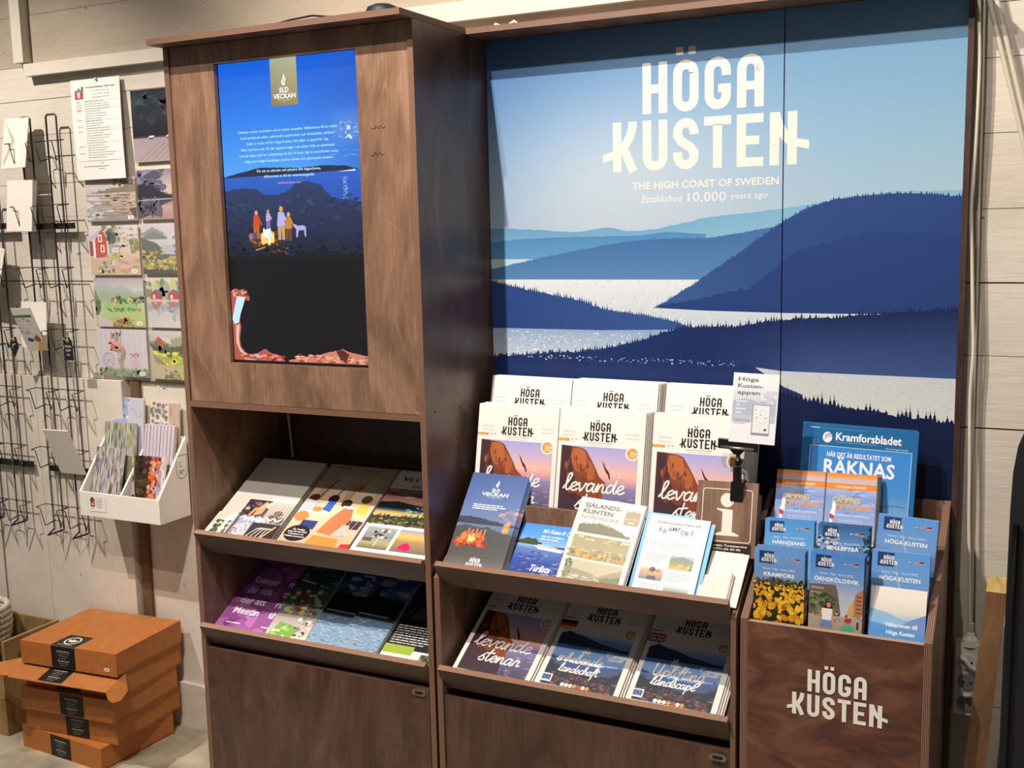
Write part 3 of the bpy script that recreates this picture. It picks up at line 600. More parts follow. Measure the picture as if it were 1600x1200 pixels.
# screen picture (gives off light)
def screen_art():
    a = Art(.4035, .7125, .150, 1.211)
    a.rng = random.Random(4)
    def sky(u, v):
        c = mix('#5aa8f6', '#1262dc', v*1.1); c = mix(c, '#2a55b8', max(0, u-.55)*1.3)
        g = math.exp(-((u-.9)/.14)**2-((v-.42)/.12)**2); return mix(c, '#7fa3e0', g*.6)
    a.G(.150, 1.64, .5535, 1.9235, 14, 12, sky)
    a.blobs(40, .49, 1.73, .55, 1.77, .002, .006, ['#5f8fe0', '#7fa6ea', '#4a7fd8'], .6)
    a.blobs(8, .508, 1.73, .522, 1.758, .002, .004, ['#b8d4fa', '#cfe2ff'], 1.2)
    a.blobs(30, .42, 1.69, .55, 1.72, .003, .012, ['#3a7de0', '#5a94e4'], .2)
    a.hill([(.150, 1.659), (.20, 1.669), (.26, 1.678), (.30, 1.677), (.37, 1.673), (.44, 1.676), (.50, 1.673), (.5535, 1.660)], 1.64, '#272c45', .0008, .006)
    a.P([(.150, 1.657), (.5535, 1.663), (.5535, 1.50), (.150, 1.50)], lambda x, y: mix('#2d62c8', '#243f86', (1.66-y)/.09))
    a.blobs(60, .494, 1.592, .508, 1.650, .0015, .003, ['#8fb0ea', '#9dbbf0', '#86a9e8'], .35)
    a.P([(.48, 1.660), (.53, 1.664), (.53, 1.6605)], '#e8f0ff')
    a.hill([(.150, 1.627), (.2, 1.632), (.24, 1.63), (.27, 1.615), (.31, 1.612), (.345, 1.625), (.36, 1.640), (.40, 1.641), (.43, 1.632), (.455, 1.61), (.47, 1.600), (.5535, 1.590)], 1.44, lambda x, y: mix('#2d3c63', '#10141f', (1.62-y)/.16), .002, .006)
    for i in range(240):
        x, y = a.rng.uniform(.15, .55), a.rng.uniform(1.47, 1.61); k = (1.61-y)/.15
        a.blobs(1, x, y, x+.001, y+.001, .003, .011, [mix('#33466f', '#131724', k), mix('#22304f', '#10121c', k), mix('#3a4d7a', '#181d2e', k)], .35, rot=a.rng.uniform(-.4, .4))
    a.V(.150, 1.211, .5535, 1.478, [(0, '#0c0a0b'), (.9, '#0d0b0d'), (1, '#10131f')])
    a.blobs(150, .15, 1.47, .5535, 1.492, .003, .009, ['#171b2c', '#11131d', '#1d2338'], .5)
    for r_, c in ((.05, '#2a2530'), (.038, '#4a3228'), (.026, '#8a5a26')): a.blobs(26, .27-r_, 1.51-r_*.4, .27+r_, 1.51+r_*.6, r_*.15, r_*.4, [c, mix(c, '#000000', .3)], .5)
    a.blobs(40, .215, 1.495, .335, 1.512, .002, .006, ['#6b4420', '#a8681f', '#3a2a22', '#d08a30'], .4)
    a.blobs(26, .255, 1.503, .288, 1.525, .003, .007, ['#ffd070', '#ffb038', '#ffe9b0'], 1.4)
    a.blobs(16, .262, 1.503, .280, 1.535, .003, .006, ['#d8ffff', '#f4ffff', '#a8f0ff'], 1.5)
    def person(x, y, h, c1, c2, skin='#e8a060'):
        a.P([(x-h*.13, y), (x-h*.02, y), (x, y+h*.45), (x-h*.14, y+h*.45)], c2); a.P([(x+h*.02, y), (x+h*.12, y), (x+h*.13, y+h*.45), (x, y+h*.45)], c2)
        a.P([(x-h*.16, y+h*.42), (x+h*.15, y+h*.42), (x+h*.13, y+h*.82), (x-h*.1, y+h*.84)], c1); a.E(x+h*.02, y+h*.92, h*.075, h*.09, skin, 10)
        a.S([(x+h*.1, y+h*.75), (x+h*.24, y+h*.5)], h*.07, c1)
    person(.240, 1.512, .066, '#d24a18', '#b86a20'); person(.276, 1.535, .044, '#b9a8e0', '#7f78b0'); person(.314, 1.508, .078, '#b8b4e8', '#c8a070'); person(.335, 1.506, .066, '#c08a3a', '#7a4a22')
    a.P([(.352, 1.545), (.362, 1.54), (.378, 1.541), (.385, 1.537), (.385, 1.515), (.381, 1.515), (.379, 1.53), (.364, 1.529), (.360, 1.513), (.356, 1.514), (.357, 1.532), (.352, 1.538)], '#b7a8e0')
    a.E(.2335, 1.519, .008, .009, '#6a4a70'); a.E(.222, 1.517, .007, .009, '#a06a80', 10); a.S([(.235, 1.485), (.262, 1.491)], .003, '#c08a7a')
    a.blobs(20, .27, 1.475, .33, 1.492, .002, .006, ['#5b3a20', '#2e2420', '#8a5a2a'], .4)
    # burnt paper edge with glow
    E1 = ['#c4544a', '#e09a80', '#a83e34', '#d8b09a', '#7a2620']
    a.P(a.line([(.150, 1.388), (.165, 1.392), (.182, 1.385), (.199, 1.380), (.207, 1.372)], .002, .006)+[(.206, 1.362), (.190, 1.366), (.180, 1.345), (.172, 1.315), (.176, 1.300), (.170, 1.270), (.172, 1.25), (.19, 1.231), (.150, 1.2211)], '#b65a4c')
    a.P([(.168, 1.374), (.194, 1.372), (.186, 1.352), (.176, 1.330), (.170, 1.310), (.156, 1.305), (.150, 1.318), (.158, 1.345)], '#c5e8f2')
    a.P([(.160, 1.302), (.172, 1.305), (.166, 1.272), (.168, 1.25), (.188, 1.2285), (.168, 1.238), (.158, 1.26)], '#e3bfae')
    a.blobs(30, .150, 1.375, .200, 1.388, .003, .006, E1, .6)
    a.P(a.line([(.150, 1.228), (.19, 1.232), (.22, 1.234), (.245, 1.247), (.262, 1.237), (.29, 1.232), (.304, 1.220)], .0015, .005)+[(.304, 1.217), (.150, 1.217)], '#b8564a')
    a.P(a.line([(.316, 1.220), (.36, 1.232), (.40, 1.236), (.44, 1.245), (.475, 1.252), (.50, 1.243), (.5535, 1.236)], .0015, .005)+[(.5535, 1.216), (.316, 1.216)], '#cf8068')
    a.blobs(60, .17, 1.219, .30, 1.232, .003, .008, E1, .4); a.blobs(70, .34, 1.219, .55, 1.235, .003, .010, E1+['#e8b090'], .35)
    a.P([(.455, 1.246), (.472, 1.251), (.492, 1.240), (.482, 1.222), (.466, 1.226)], '#5e2420')
    a.R(.150, 1.211, .5535, 1.2175, '#050505')
    # banner and words
    a.R(.3040, 1.8165, .3796, 1.9235, ['#8f7a4a', '#a08852', '#b4b490', '#a4aa8c'])
    a.flame(.3415, 1.863, .022, '#ffffff'); a.T('ELD', .3418, 1.8465, .0105, '#ffffff', align='C', bold=.07); a.T('VECKAN', .3418, 1.8325, .0105, '#ffffff', width=.064, align='C', bold=.07)
    a.T('HÖGA KUSTEN', .3418, 1.8275, .0025, '#e8e8e0', width=.036, align='C'); a.T('2022', .3418, 1.8235, .0022, '#e8e8e0', align='C')
    for i, (t, w) in enumerate((('Oktober möter november och vi möter varandra. Välkommen till en vecka', .285), ('med sprakande eldar, spännande upplevelser och dramatiska utsikter!', .272), ('Boka in vecka 44 för Höga Kusten. Då håller vi öppet för dig.', .236), ('Men inte bara det. Du får uppleva dagar och nätter fulla av aktiviteter', .270), ('som på något sätt har anknytning till eld. Vi lovar dig en annorlunda vecka', .286), ('tidig med eldiga höstfärger, varma möten och spännande smaker.', .255))):
        a.T(t, .3425, 1.7595-i*.0137, .0056, '#b8ecff', width=w, align='C', bold=.05)
    a.T('För att se utbudet och planera ditt dagsschema,', .3425, 1.6675, .0056, '#c8f0ff', width=.185, align='C', bold=.05)
    a.T('välkommen in till vår evenemangssida', .3425, 1.6545, .0056, '#c8f0ff', width=.146, align='C', bold=.05)
    a.T('eldveckan.se', .3425, 1.6385, .0052, '#e8a0b8', width=.066, align='C', shear=.25)
    return a
o = link(bpy.data.objects.new('screen_image', screen_art().mesh('screen_image', 'screen', .3517, 1.56)), scr)
o.matrix_local = Matrix(((1, 0, 0, 0), (0, 0, -1, -.0103), (0, 1, 0, 0), (0, 0, 0, 1)))

# ------------------------------------------------------------------ printed sheets
def smtx(X, y, z, th, ph=0):
    th, ph = math.radians(th), math.radians(ph); T = Vector((0, math.cos(th), math.sin(th))); U = Vector((1, 0, 0))
    u = U*math.cos(ph)+T*math.sin(ph); v = -U*math.sin(ph)+T*math.cos(ph); n = u.cross(v)
    return Matrix(((u.x, v.x, n.x, X), (u.y, v.y, n.y, y), (u.z, v.z, n.z, z), (0, 0, 0, 1)))
PG = {}
def sheet(name, label, cat, q, w, h, t, art, group=None, edge='paper', mat='prn', cover='cover', body='pages'):
    o = thing(name, label, cat, group=group, mtx=smtx(*q))
    key = (w, h, t, edge)
    if key not in PG:
        PG[key] = MB().board((0, 0, -t), (w, 0, 0), (0, h, 0), (0, 0, t), (0, 0)).mesh(body, [edge])
    link(bpy.data.objects.new(body, PG[key]), o)
    if art is not None:
        me = art if isinstance(art, bpy.types.Mesh) else art.mesh(cover, mat)
        link(bpy.data.objects.new(cover, me), o)
    return o
def pile(o, n, pitch, label, up=.0012, right=.0008, seed=1, group=None):
    """copies standing behind the front one"""
    r = random.Random(seed); u = o.matrix_world.col[0].xyz; v = o.matrix_world.col[1].xyz; nn = o.matrix_world.col[2].xyz
    if group: o['group'] = group
    for k in range(1, n+1):
        c = copy_tree(o); c['label'] = '%s copy from the front, %s' % (('second', 'third', 'fourth', 'fifth', 'sixth', 'seventh')[k-1], label)
        if o.get('group'): c['group'] = o['group']
        c.matrix_world = Matrix.Translation(-nn*pitch*k+v*(up*k+r.uniform(-.0006, .0006))+u*(right*k+r.uniform(-.0006, .0006))) @ o.matrix_world

INK = '#26221f'
def flag(a, x, y, w, kind):
    h = w*.62
    if kind == 'se': a.R(x, y, x+w, y+h, '#3f6fb0'); a.R(x+w*.3, y, x+w*.42, y+h, '#f2e6c0'); a.R(x, y+h*.42, x+w, y+h*.6, '#f2e6c0')
    if kind == 'de':
        for i, c in enumerate(('#e8b54a', '#c8342a', '#1c1a1a')): a.R(x, y+h*i/3, x+w, y+h*(i+1)/3, c)
    if kind == 'gb':
        a.R(x, y, x+w, y+h, '#26305e')
        for p, q in (((x, y), (x+w, y+h)), ((x, y+h), (x+w, y))): a.S([p, q], h*.2, '#e8e0e0', False); a.S([p, q], h*.08, '#b83a48', False)
        a.R(x+w*.41, y, x+w*.59, y+h, '#ece4e4'); a.R(x, y+h*.34, x+w, y+h*.66, '#ece4e4'); a.R(x+w*.45, y, x+w*.55, y+h, '#b83a48'); a.R(x, y+h*.42, x+w, y+h*.58, '#b83a48')
def hk_cover(w, h, kind):
    a = Art(w, h); a.rng = random.Random(len(kind)); a.R(0, 0, w, h, ['#f1eadf', '#f1eadf', '#f6f1e8', '#f6f1e8'])
    a.T('M A G A S I N   H Ö G A   K U S T E N', w*.5, h*.935, h*.008, '#c9c0b4', width=w*.48, align='C')
    u = h*.078; a.logo(w*.5-1.98*u*.93+.03*u, h*.745, u*.93, INK)
    a.T('THE HIGH COAST OF SWEDEN', w*.5, h*.727, h*.0075, INK, width=w*.28, align='C', bold=.05); a.T('Established 10,000 years ago', w*.5, h*.71, h*.007, '#6a645c', width=w*.24, align='C')
    for x, y, t in ((.06, .815, 'Höga & Kusten'), (.06, .782, 'Hoga Kusten runt'), (.80, .815, 'Ett resetips'), (.79, .782, 'Favoritens båda')):
        a.T(t, w*x, h*y, h*.008, '#5a544c', width=w*.14); a.R(w*x, h*(y-.007), w*(x+.15), h*(y-.0055), '#8a847a')
    a.R(0, h*.735, w*.13, h*.757, '#d99a3c'); a.E(w*.13, h*.746, w*.012, h*.011, '#d99a3c'); a.T('52 sidor', w*.02, h*.741, h*.008, '#f4e6c8', width=w*.09)
    for i in (0, 1): a.E(w*(.175+.045*i), h*.752, w*.013, h*.007, '#b5aea2', 8); a.R(w*(.163+.045*i), h*.732, w*(.19+.045*i), h*.735, '#b5aea2')
    x0, x1, y0, y1 = w*.055, w*.935, h*.075, h*.70
    if kind == 'sv':
        a.clipr = (x0, y0, x1, y1)
        a.V(x0, y0, x1, y1, [(0, '#4c4a62'), (.25, '#77709a'), (.50, '#a08fb4'), (.56, '#d6a0a4'), (.66, '#eebca8'), (.85, '#c3b2d6'), (1, '#a9a9dc')])
        a.V(x0, y0, x1, y0+(y1-y0)*.50, [(0, '#4f4a5e'), (.6, '#6e6a8e'), (1, '#8f88b0')])
        a.blobs(60, x0+w*.35, y0, x1, y0+(y1-y0)*.45, .002, .010, ['#857fa6', '#a894b0', '#65618a', '#c0a0a8'], .14)
        X = lambda p: x0+(x1-x0)*p; Y = lambda p: y0+(y1-y0)*p
        cl = [(0, 1), (.13, .99), (.26, .98), (.33, .95), (.40, .84), (.47, .72), (.52, .62), (.60, .55), (.62, .45), (.57, .38), (.60, .28), (.5, .15), (.45, 0), (0, 0)]
        a.P([(X(p), Y(q)) for p, q in cl], '#8a4a30')
        a.P([(X(p), Y(q)) for p, q in ((0, 1), (.13, .99), (.14, .8), (.2, .6), (.22, .45), (.42, .3), (.55, .28), (.5, .15), (.45, 0), (0, 0))], '#4c3034')
        a.P([(X(p), Y(q)) for p, q in ((.15, .96), (.25, .97), (.32, .93), (.36, .84), (.33, .74), (.24, .66), (.17, .72), (.13, .84))], '#b96a3e')
        a.P([(X(p), Y(q)) for p, q in ((.34, .84), (.40, .80), (.47, .68), (.46, .58), (.38, .56), (.32, .66))], '#b4623a')
        a.P([(X(p), Y(q)) for p, q in ((.46, .60), (.55, .56), (.60, .50), (.59, .42), (.5, .40), (.44, .46))], '#8f4c34')
        a.P([(X(p), Y(q)) for p, q in ((.2, .62), (.32, .62), (.42, .52), (.42, .4), (.3, .34), (.2, .4))], '#7a4434')
        for p in (((.14, .98), (.19, .8), (.16, .66), (.22, .5)), ((.33, .92), (.36, .78), (.31, .66), (.33, .52)), ((.47, .7), (.44, .58), (.46, .45)), ((.2, .72), (.3, .68), (.36, .6)), ((.05, .95), (.09, .75), (.04, .5)), ((.5, .55), (.52, .42), (.5, .3))): a.S([(X(i), Y(j)) for i, j in p], .0009, '#3a2224')
        a.blobs(26, X(.05), Y(.40), X(.38), Y(.86), .0015, .004, ['#8a4c34', '#7a4030', '#9a5638'], 2.6)
        a.P([(X(0), Y(0)), (X(.6), Y(0)), (X(.57), Y(.20)), (X(.45), Y(.3)), (X(.2), Y(.26)), (X(0), Y(.35))], '#45353f')
        d = [(.555, .80), (.575, .79), (.60, .735), (.635, .70), (.655, .66), (.665, .61), (.65, .60), (.64, .65), (.61, .67), (.58, .73)]
        a.P([(X(p), Y(q)) for p, q in d], '#5a3228'); a.S([(X(.545), Y(.83)), (X(.57), Y(.79))], .0011, '#5a3228'); a.S([(X(.635), Y(.655)), (X(.655), Y(.59))], .0014, '#4a2a24')
        a.clipr = None
        a.script('levande', w*.10, h*.335, h*.070, '#f8f4ee', sx=1.45, w=.19); a.script('stenar', w*.25, h*.190, h*.066, '#f8f4ee', sx=1.40, w=.19)
    else:
        a.clipr = (x0, y0, x1, y1); H = y1-y0
        a.V(x0, y0, x1, y1, [(0, '#6f86b0'), (.5, '#86aee0'), (.68, '#5c92dc'), (.78, '#7fabe2'), (.86, '#d5dbe2'), (.95, '#e9dfd0'), (1, '#efe6d8')])
        a.hill([(x0, y0+H*.80), (w*.15, y0+H*.86), (w*.3, y0+H*.82), (w*.55, y0+H*.74), (w*.75, y0+H*.70), (x1, y0+H*.68)], y0+H*.64, '#33425c', .001, .01)
        a.blobs(24, w*.72, y0+H*.5, w*.92, y0+H*.6, .004, .012, ['#c4d2ea', '#dfe4f0', '#a9c0e6'], .6)
        a.hill([(x0, y0+H*.44), (w*.3, y0+H*.38), (w*.6, y0+H*.36), (x1, y0+H*.42)], y0, '#4d5f82', .002, .006, .006)
        a.hill([(x0, y0+H*.36), (w*.2, y0+H*.28), (w*.5, y0+H*.22), (w*.8, y0+H*.25), (x1, y0+H*.33)], y0, '#3b3f4a', .003, .005, .009)
        a.blobs(120, x0, y0, x1, y0+H*.2, .002, .007, ['#6b4a4a', '#7d5650', '#4a3c42', '#8a6460', '#5a5050'], .5)
        a.clipr = None
        flag(a, 0, h*.632, w*.20, 'de' if kind == 'de' else 'gb')
        a.P([(w*.04, h*.10), (w*.17, h*.10), (w*.17, h*.175), (w*.04, h*.175)], '#f0ece6'); a.R(w*.055, h*.115, w*.155, h*.165, '#3563a8')
        for k in range(12): a.E(w*.105+w*.025*math.cos(k*math.pi/6), h*.14+h*.019*math.sin(k*math.pi/6), w*.004, h*.003, '#e8d060', 5)
        for k, c in enumerate(('#f4efe6', '#f4efe6', '#f4efe6', '#e8a03c', '#c8583c', '#f4efe6', '#e8a03c')): a.E(w*(.32+.05*k), h*.095, w*.024, h*.018, c, 10)
        if kind == 'de': a.script('die', w*.40, h*.415, h*.032, '#f8f4ee', sx=1, w=.27); a.script('erhebende', w*.13, h*.310, h*.048, '#f8f4ee', sx=1.28, w=.22); a.script('landschaft', w*.20, h*.215, h*.040, '#f8f4ee', sx=1.2, w=.22)
        else: a.script('the', w*.36, h*.425, h*.034, '#f8f4ee', sx=1.1, w=.27); a.script('Uplifting', w*.18, h*.325, h*.055, '#f8f4ee', sx=1.3, w=.2); a.script('landscape', w*.20, h*.235, h*.043, '#f8f4ee', sx=1.25, w=.22)
    a.E(w*.87, h*.665, w*.078, h*.056, '#f4eee2', 26); a.E(w*.87, h*.665, w*.060, h*.044, '#dba04c', 24); a.T('2022', w*.885, h*.660, h*.016, '#fdf6e4', align='C', width=w*.08, bold=.06); a.T('Höga Kusten', w*.87, h*.683, h*.006, '#fdf6e4', align='C', width=w*.06)
    for i in range(3): a.R(w*.835, h*(.652-.008*i), w*.91, h*(.655-.008*i), '#f4e4c0')
    return a.mesh('cover')
MW, MH = .212, .281
cv = {k: hk_cover(MW, MH, k) for k in ('sv', 'de', 'en')}
FR = ((.7335, 'left', 'first', 4), (.9425, 'middle', 'second', 5), (1.1725, 'right', 'third', 3))
for x, s, c, n in FR:
    o = sheet('magazine', 'front diver cover magazine, %s pile of the lower row under the mural' % s, 'magazine', (x, .1465, .834, 78, 0), MW, MH, .0045, cv['sv'], 'diver cover magazines below the mural, %s pile of the lower row' % s)
    pile(o, n, .0055, '%s pile of the lower row of diver magazines' % s, right=.0022 if s == 'middle' else .001, seed=n)
for x, s, n in ((.729, 'left', 4), (.9435, 'middle', 5), (1.175, 'right', 3)):
    o = sheet('magazine', 'front white magazine peeking over the lower row, %s pile against the mural' % s, 'magazine', (x, .2135, .894, 76, -.5), MW, MH, .0045, cv['sv'], 'diver cover magazines below the mural, %s pile of the upper row' % s)
    pile(o, n, .0055, '%s pile of the upper row against the mural' % s, right=.0022 if s == 'middle' else .001, seed=n+3)
for x, kind, lab, ph, g in ((.7400, 'sv', 'diver cover', -2.0, 'dark cliff cover magazines in the low tray of the middle rack'), (.9520, 'de', 'German flag', -1.0, 'German flag magazines in the low tray of the middle rack'), (1.1680, 'en', 'British flag', -.5, 'British flag magazines in the low tray of the middle rack')):
    w2 = .196
    o = sheet('magazine', 'front magazine with a %s in the low tray of the middle rack' % lab, 'magazine', (x-.0, .004, .5065, 31, ph), .199, .281, .0045, hk_cover(.199, .281, kind), g)
    pile(o, 3, .0056, '%s magazines in the low middle tray' % lab, right=.0035, up=.001, seed=9)

# leaflets in the upper tray of the middle rack
def art_eld(w, h):
    a = Art(w, h); a.rng = random.Random(2)
    a.V(0, h*.5, w, h, [(0, '#6c7fa8'), (.3, '#5c76ac'), (.7, '#4a68a0'), (1, '#3f5c94')])
    a.blobs(16, w*.72, h*.52, w*.98, h*.66, .004, .011, ['#8b87a4', '#b08a8c', '#c9a090', '#7a82a8'], .5)
    a.V(0, 0, w, h*.52, [(0, '#6a6a66'), (.3, '#4c4c4c'), (.62, '#42454e'), (.78, '#5d6e8e'), (1, '#6f87ae')])
    a.hill([(0, h*.535), (w*.2, h*.545), (w*.5, h*.525), (w*.8, h*.50), (w, h*.485)], h*.47, '#333a4c', .001, .006)
    a.hill([(0, h*.44), (w*.2, h*.46), (w*.4, h*.44), (w*.55, h*.45), (w*.7, h*.42), (w, h*.39)], h*.2, '#474a4f', .002, .006)
    a.V(0, 0, w, h*.3, [(0, '#77766f'), (.5, '#55534f'), (1, '#48484a')])
    a.blobs(14, w*.83, h*.42, w*.90, h*.50, .003, .006, ['#c98f60', '#e0a060', '#9a7a78'], 1.4)
    a.blobs(60, w*.08, h*.245, w*.62, h*.33, .004, .010, ['#8a3220', '#b8442a', '#6a2c20', '#d85a2c'], .4)
    a.blobs(50, w*.16, h*.28, w*.52, h*.37, .003, .007, ['#e8652c', '#f08438', '#c84a24'], 1.3)
    a.blobs(12, w*.28, h*.30, w*.36, h*.35, .004, .007, ['#ffd870', '#fff0b0', '#ffb850'], 1.2)
    for i in range(5): a.S([(w*(.24+.07*i), h*.35), (w*(.25+.07*i), h*.42-h*.01*(i % 2))], .004, '#ee7a38')
    a.flame(w*.5, h*.865, h*.06, '#f6f4f0'); a.T('ELD', w*.5, h*.812, h*.032, '#f6f4f0', align='C', bold=.09); a.T('VECKAN', w*.5, h*.768, h*.033, '#f6f4f0', align='C', width=w*.47, bold=.09)
    a.T('HÖGA KUSTEN', w*.5, h*.75, h*.009, '#dfe3ea', align='C', width=w*.25); a.T('2022', w*.5, h*.735, h*.008, '#dfe3ea', align='C')
    a.greek(w*.18, h*.665, w*.62, 3, h*.02, '#eef0f4', .5)
    a.logo(w*.37, h*.045, h*.042, '#f2f0ea'); return a
def art_turl(w, h):
    a = Art(w, h); a.rng = random.Random(3)
    a.V(0, 0, w, h, [(0, '#1c2c74'), (.35, '#2b47a0'), (.55, '#5a78bc'), (.62, '#8fb6dc'), (.8, '#4f9ae8'), (1, '#3f8ae6')])
    a.hill([(0, h*.67), (w*.15, h*.72), (w*.3, h*.74), (w*.42, h*.68), (w*.5, h*.64)], h*.62, '#3a4a2c', .003, .005); a.R(w*.6, h*.605, w, h*.63, '#2b3c5c')
    a.P([(w*.35, h*.62), (w*.95, h*.58), (w*.90, h*.54), (w*.45, h*.56)], '#e8e8ea'); a.P([(w*.42, h*.64), (w*.8, h*.615), (w*.8, h*.59), (w*.42, h*.61)], '#f4f2ee'); a.S([(w*.44, h*.618), (w*.8, h*.60)], .0016, '#5a6a8a')
    a.blobs(90, w*.1, h*.15, w, h*.52, .002, .008, ['#3a58b0', '#24388a', '#6a84c4', '#a8a88a', '#1d2f78'], .2)
    a.T('M/S Ådalen III', w*.42, h*.84, h*.055, '#f6f6f4', width=w*.42, shear=.2, bold=.04); a.greek(w*.42, h*.77, w*.5, 2, h*.045, '#dce8f6', .4)
    a.E(w*.94, h*.86, w*.05, h*.04, '#dfe8f4'); a.E(w*.94, h*.86, w*.035, h*.028, '#3f7ac8')
    a.T('Turlista', w*.42, h*.20, h*.10, '#ffffff', width=w*.40, shear=.25, bold=.07); a.T('2022', w*.67, h*.12, h*.06, '#e8eef8', width=w*.15, shear=.25)
    a.greek(w*.08, h*.04, w*.3, 1, h*.03, '#dce0ea', .5); return a
def art_sjal(w, h):
    a = Art(w, h); a.rng = random.Random(5); a.R(0, 0, w, h, '#dbd9d3'); G = '#4f4f45'
    a.T('SJÄLANDS-', w*.09, h*.895, h*.045, G, width=w*.57, bold=.07); a.T('KLINTEN', w*.09, h*.825, h*.045, G, width=w*.46, bold=.07); a.T('NORDINGRÅ', w*.09, h*.765, h*.036, '#77776c', width=w*.58)
    a.R(w*.74, h*.76, w*.96, h*.90, '#a59a7c'); a.hill([(w*.74, h*.9), (w*.85, h*.92), (w*.96, h*.9)], h*.88, '#a59a7c', .001, .004, .012); a.T('KLINTEN', w*.76, h*.82, h*.02, '#d8d0b8', width=w*.17); a.R(w*.80, h*.78, w*.90, h*.80, '#d0c8ae')
    a.hill([(w*.09, h*.70), (w*.4, h*.725), (w*.62, h*.70), (w*.75, h*.66), (w*.9, h*.62)], h*.61, '#77765a', .002, .003, .006)
    a.R(w*.07, h*.33, w*.93, h*.58, '#a39870'); a.blobs(90, w*.08, h*.34, w*.92, h*.57, .003, .010, ['#a69a70', '#d8cda0', '#c4b070', '#8d8a62', '#e0d4a4'], .35)
    a.hill([(w*.07, h*.56), (w*.5, h*.52), (w*.93, h*.5)], h*.44, '#a79d78', .002, .008); a.blobs(60, w*.08, h*.35, w*.92, h*.41, .002, .006, ['#b8923e', '#c8a24a', '#8a8448'], 1)
    a.R(w*.07, 0, w*.93, h*.31, '#bfb698'); a.hill([(w*.07, h*.22), (w*.4, h*.2), (w*.6, h*.17), (w*.93, h*.27)], h*.0, '#9a9676', .002, .008); a.hill([(w*.5, h*.1), (w*.7, h*.16), (w*.93, h*.2)], 0, '#737a54', .002, .006)
    a.blobs(40, w*.08, 0, w*.6, h*.16, .003, .010, ['#c9b6a8', '#b9aca0', '#d8ccb8', '#a8a488'], .3); a.blobs(26, w*.08, h*.12, w*.16, h*.3, .002, .005, ['#6a7450', '#858a62'], 1); a.blobs(20, w*.62, 0, w*.7, h*.15, .002, .005, ['#5c6848', '#7a8258'], 1); return a
def art_kramblue(w, h):
    a = Art(w, h); a.R(0, 0, w, h, ['#3f97d0', '#4fa8dc', '#6db8e2', '#7cc0e4'])
    for p in (((0, .6), (.3, .95), (.5, .9)), ((.9, 0), (.96, .5), (1, .8)), ((.05, .2), (.15, .5), (.0, .7)), ((.6, .98), (.8, .93), (1, .97))): a.S([(w*x, h*y) for x, y in p], .0008, '#8fcdf0')
    return a
def art_kramwhite(w, h):
    a = Art(w, h); a.rng = random.Random(8); a.R(0, 0, w, h, '#dcdcdf')
    a.T('Välkommen hem till', w*.5, h*.90, h*.035, '#4a4a4e', width=w*.72, align='C', bold=.03)
    for i, (ch, dy) in enumerate(zip('KRAMFORS', (0, -.02, .01, .02, .02, -.01, -.02, 0))): a.T(ch, w*(.235+.073*i), h*(.80+dy), h*.052, '#3c3f46', bold=.05, align='C')
    a.T('MITT I', w*.5, h*.755, h*.012, '#8a8c92', align='C'); a.T('HÖGA KUSTEN', w*.55, h*.72, h*.012, '#8a8c92', align='C')
    a.greek(w*.14, h*.665, w*.68, 4, h*.026, '#a9abb0', .35); a.greek(w*.1, h*.51, w*.36, 4, h*.026, '#9a9ca0', .35); a.greek(w*.5, h*.30, w*.38, 4, h*.026, '#9a9ca0', .35); a.greek(w*.1, h*.14, w*.36, 3, h*.026, '#9a9ca0', .35)
    a.V(w*.5, h*.36, w*.88, h*.53, [(0, '#c8a840'), (.35, '#8a8a48'), (.6, '#7f9a9c'), (1, '#a8b8b8')]); a.hill([(w*.5, h*.50), (w*.7, h*.52), (w*.88, h*.48)], h*.44, '#6f8468', .001, .005); a.blobs(20, w*.6, h*.38, w*.85, h*.42, .002, .004, ['#e0b838', '#5a5e50', '#c8a038'], 1)
    a.V(w*.06, h*.20, w*.44, h*.36, [(0, '#57708c'), (.4, '#b08a68'), (.7, '#d0a070'), (1, '#c8ccc4')]); a.blobs(14, w*.15, h*.26, w*.35, h*.32, .003, .006, ['#e0a878', '#a86848', '#c88a60'], .6); a.E(w*.26, h*.325, w*.05, h*.03, '#2e2a30'); a.P([(w*.18, h*.20), (w*.36, h*.20), (w*.32, h*.25), (w*.2, h*.25)], '#24303e')
    a.V(w*.5, -.0, w*.9, h*.17, [(0, '#2c3432'), (.5, '#4c6a64'), (.8, '#a9b8b0'), (1, '#cfd4ce')]); a.blobs(10, w*.52, 0, w*.62, h*.07, .004, .008, ['#b83a40', '#c84a50', '#d8a090'], .8)
    return a
g_ = None
o = sheet('leaflet', 'dark blue fire week leaflet with a glowing campfire, leftmost in the middle rack\'s upper tray', 'leaflet', (.7300, .0082, .7571, 49.5, 0), .148, .250, .0022, art_eld(.148, .250).mesh('cover'), 'fire week leaflets', edge='dark_edge')
pile(o, 4, .0026, 'pile of dark blue campfire leaflets', right=.0016, up=.0006, seed=4)
o = sheet('leaflet', 'deep blue boat timetable leaflet with a white ship, second in the middle rack\'s upper tray', 'leaflet', (.8800, .0100, .7500, 40, -1.6), .127, .160, .0018, art_turl(.127, .160).mesh('cover'), 'boat timetable leaflets', edge='blue_edge')
pile(o, 3, .0022, 'pile of blue ship leaflets', right=-.003, up=.001, seed=5)
o = sheet('leaflet', 'white cliff leaflet with grey-green landscape pictures, between the ship leaflet and the sky-blue booklet', 'leaflet', (1.0071, .0090, .7530, 50.1, -3.5), .155, .217, .0020, art_sjal(.155, .217).mesh('cover'), 'cliff hiking leaflets')
pile(o, 3, .0024, 'pile of white cliff leaflets', right=.0012, up=.0006, seed=6)
o = sheet('booklet', 'sky-blue booklet framing a white welcome letter in the middle rack\'s upper tray', 'booklet', (1.1760, .0080, .7530, 48.9, -1.4), .154, .197, .0030, art_kramblue(.154, .197), edge='blue_edge')
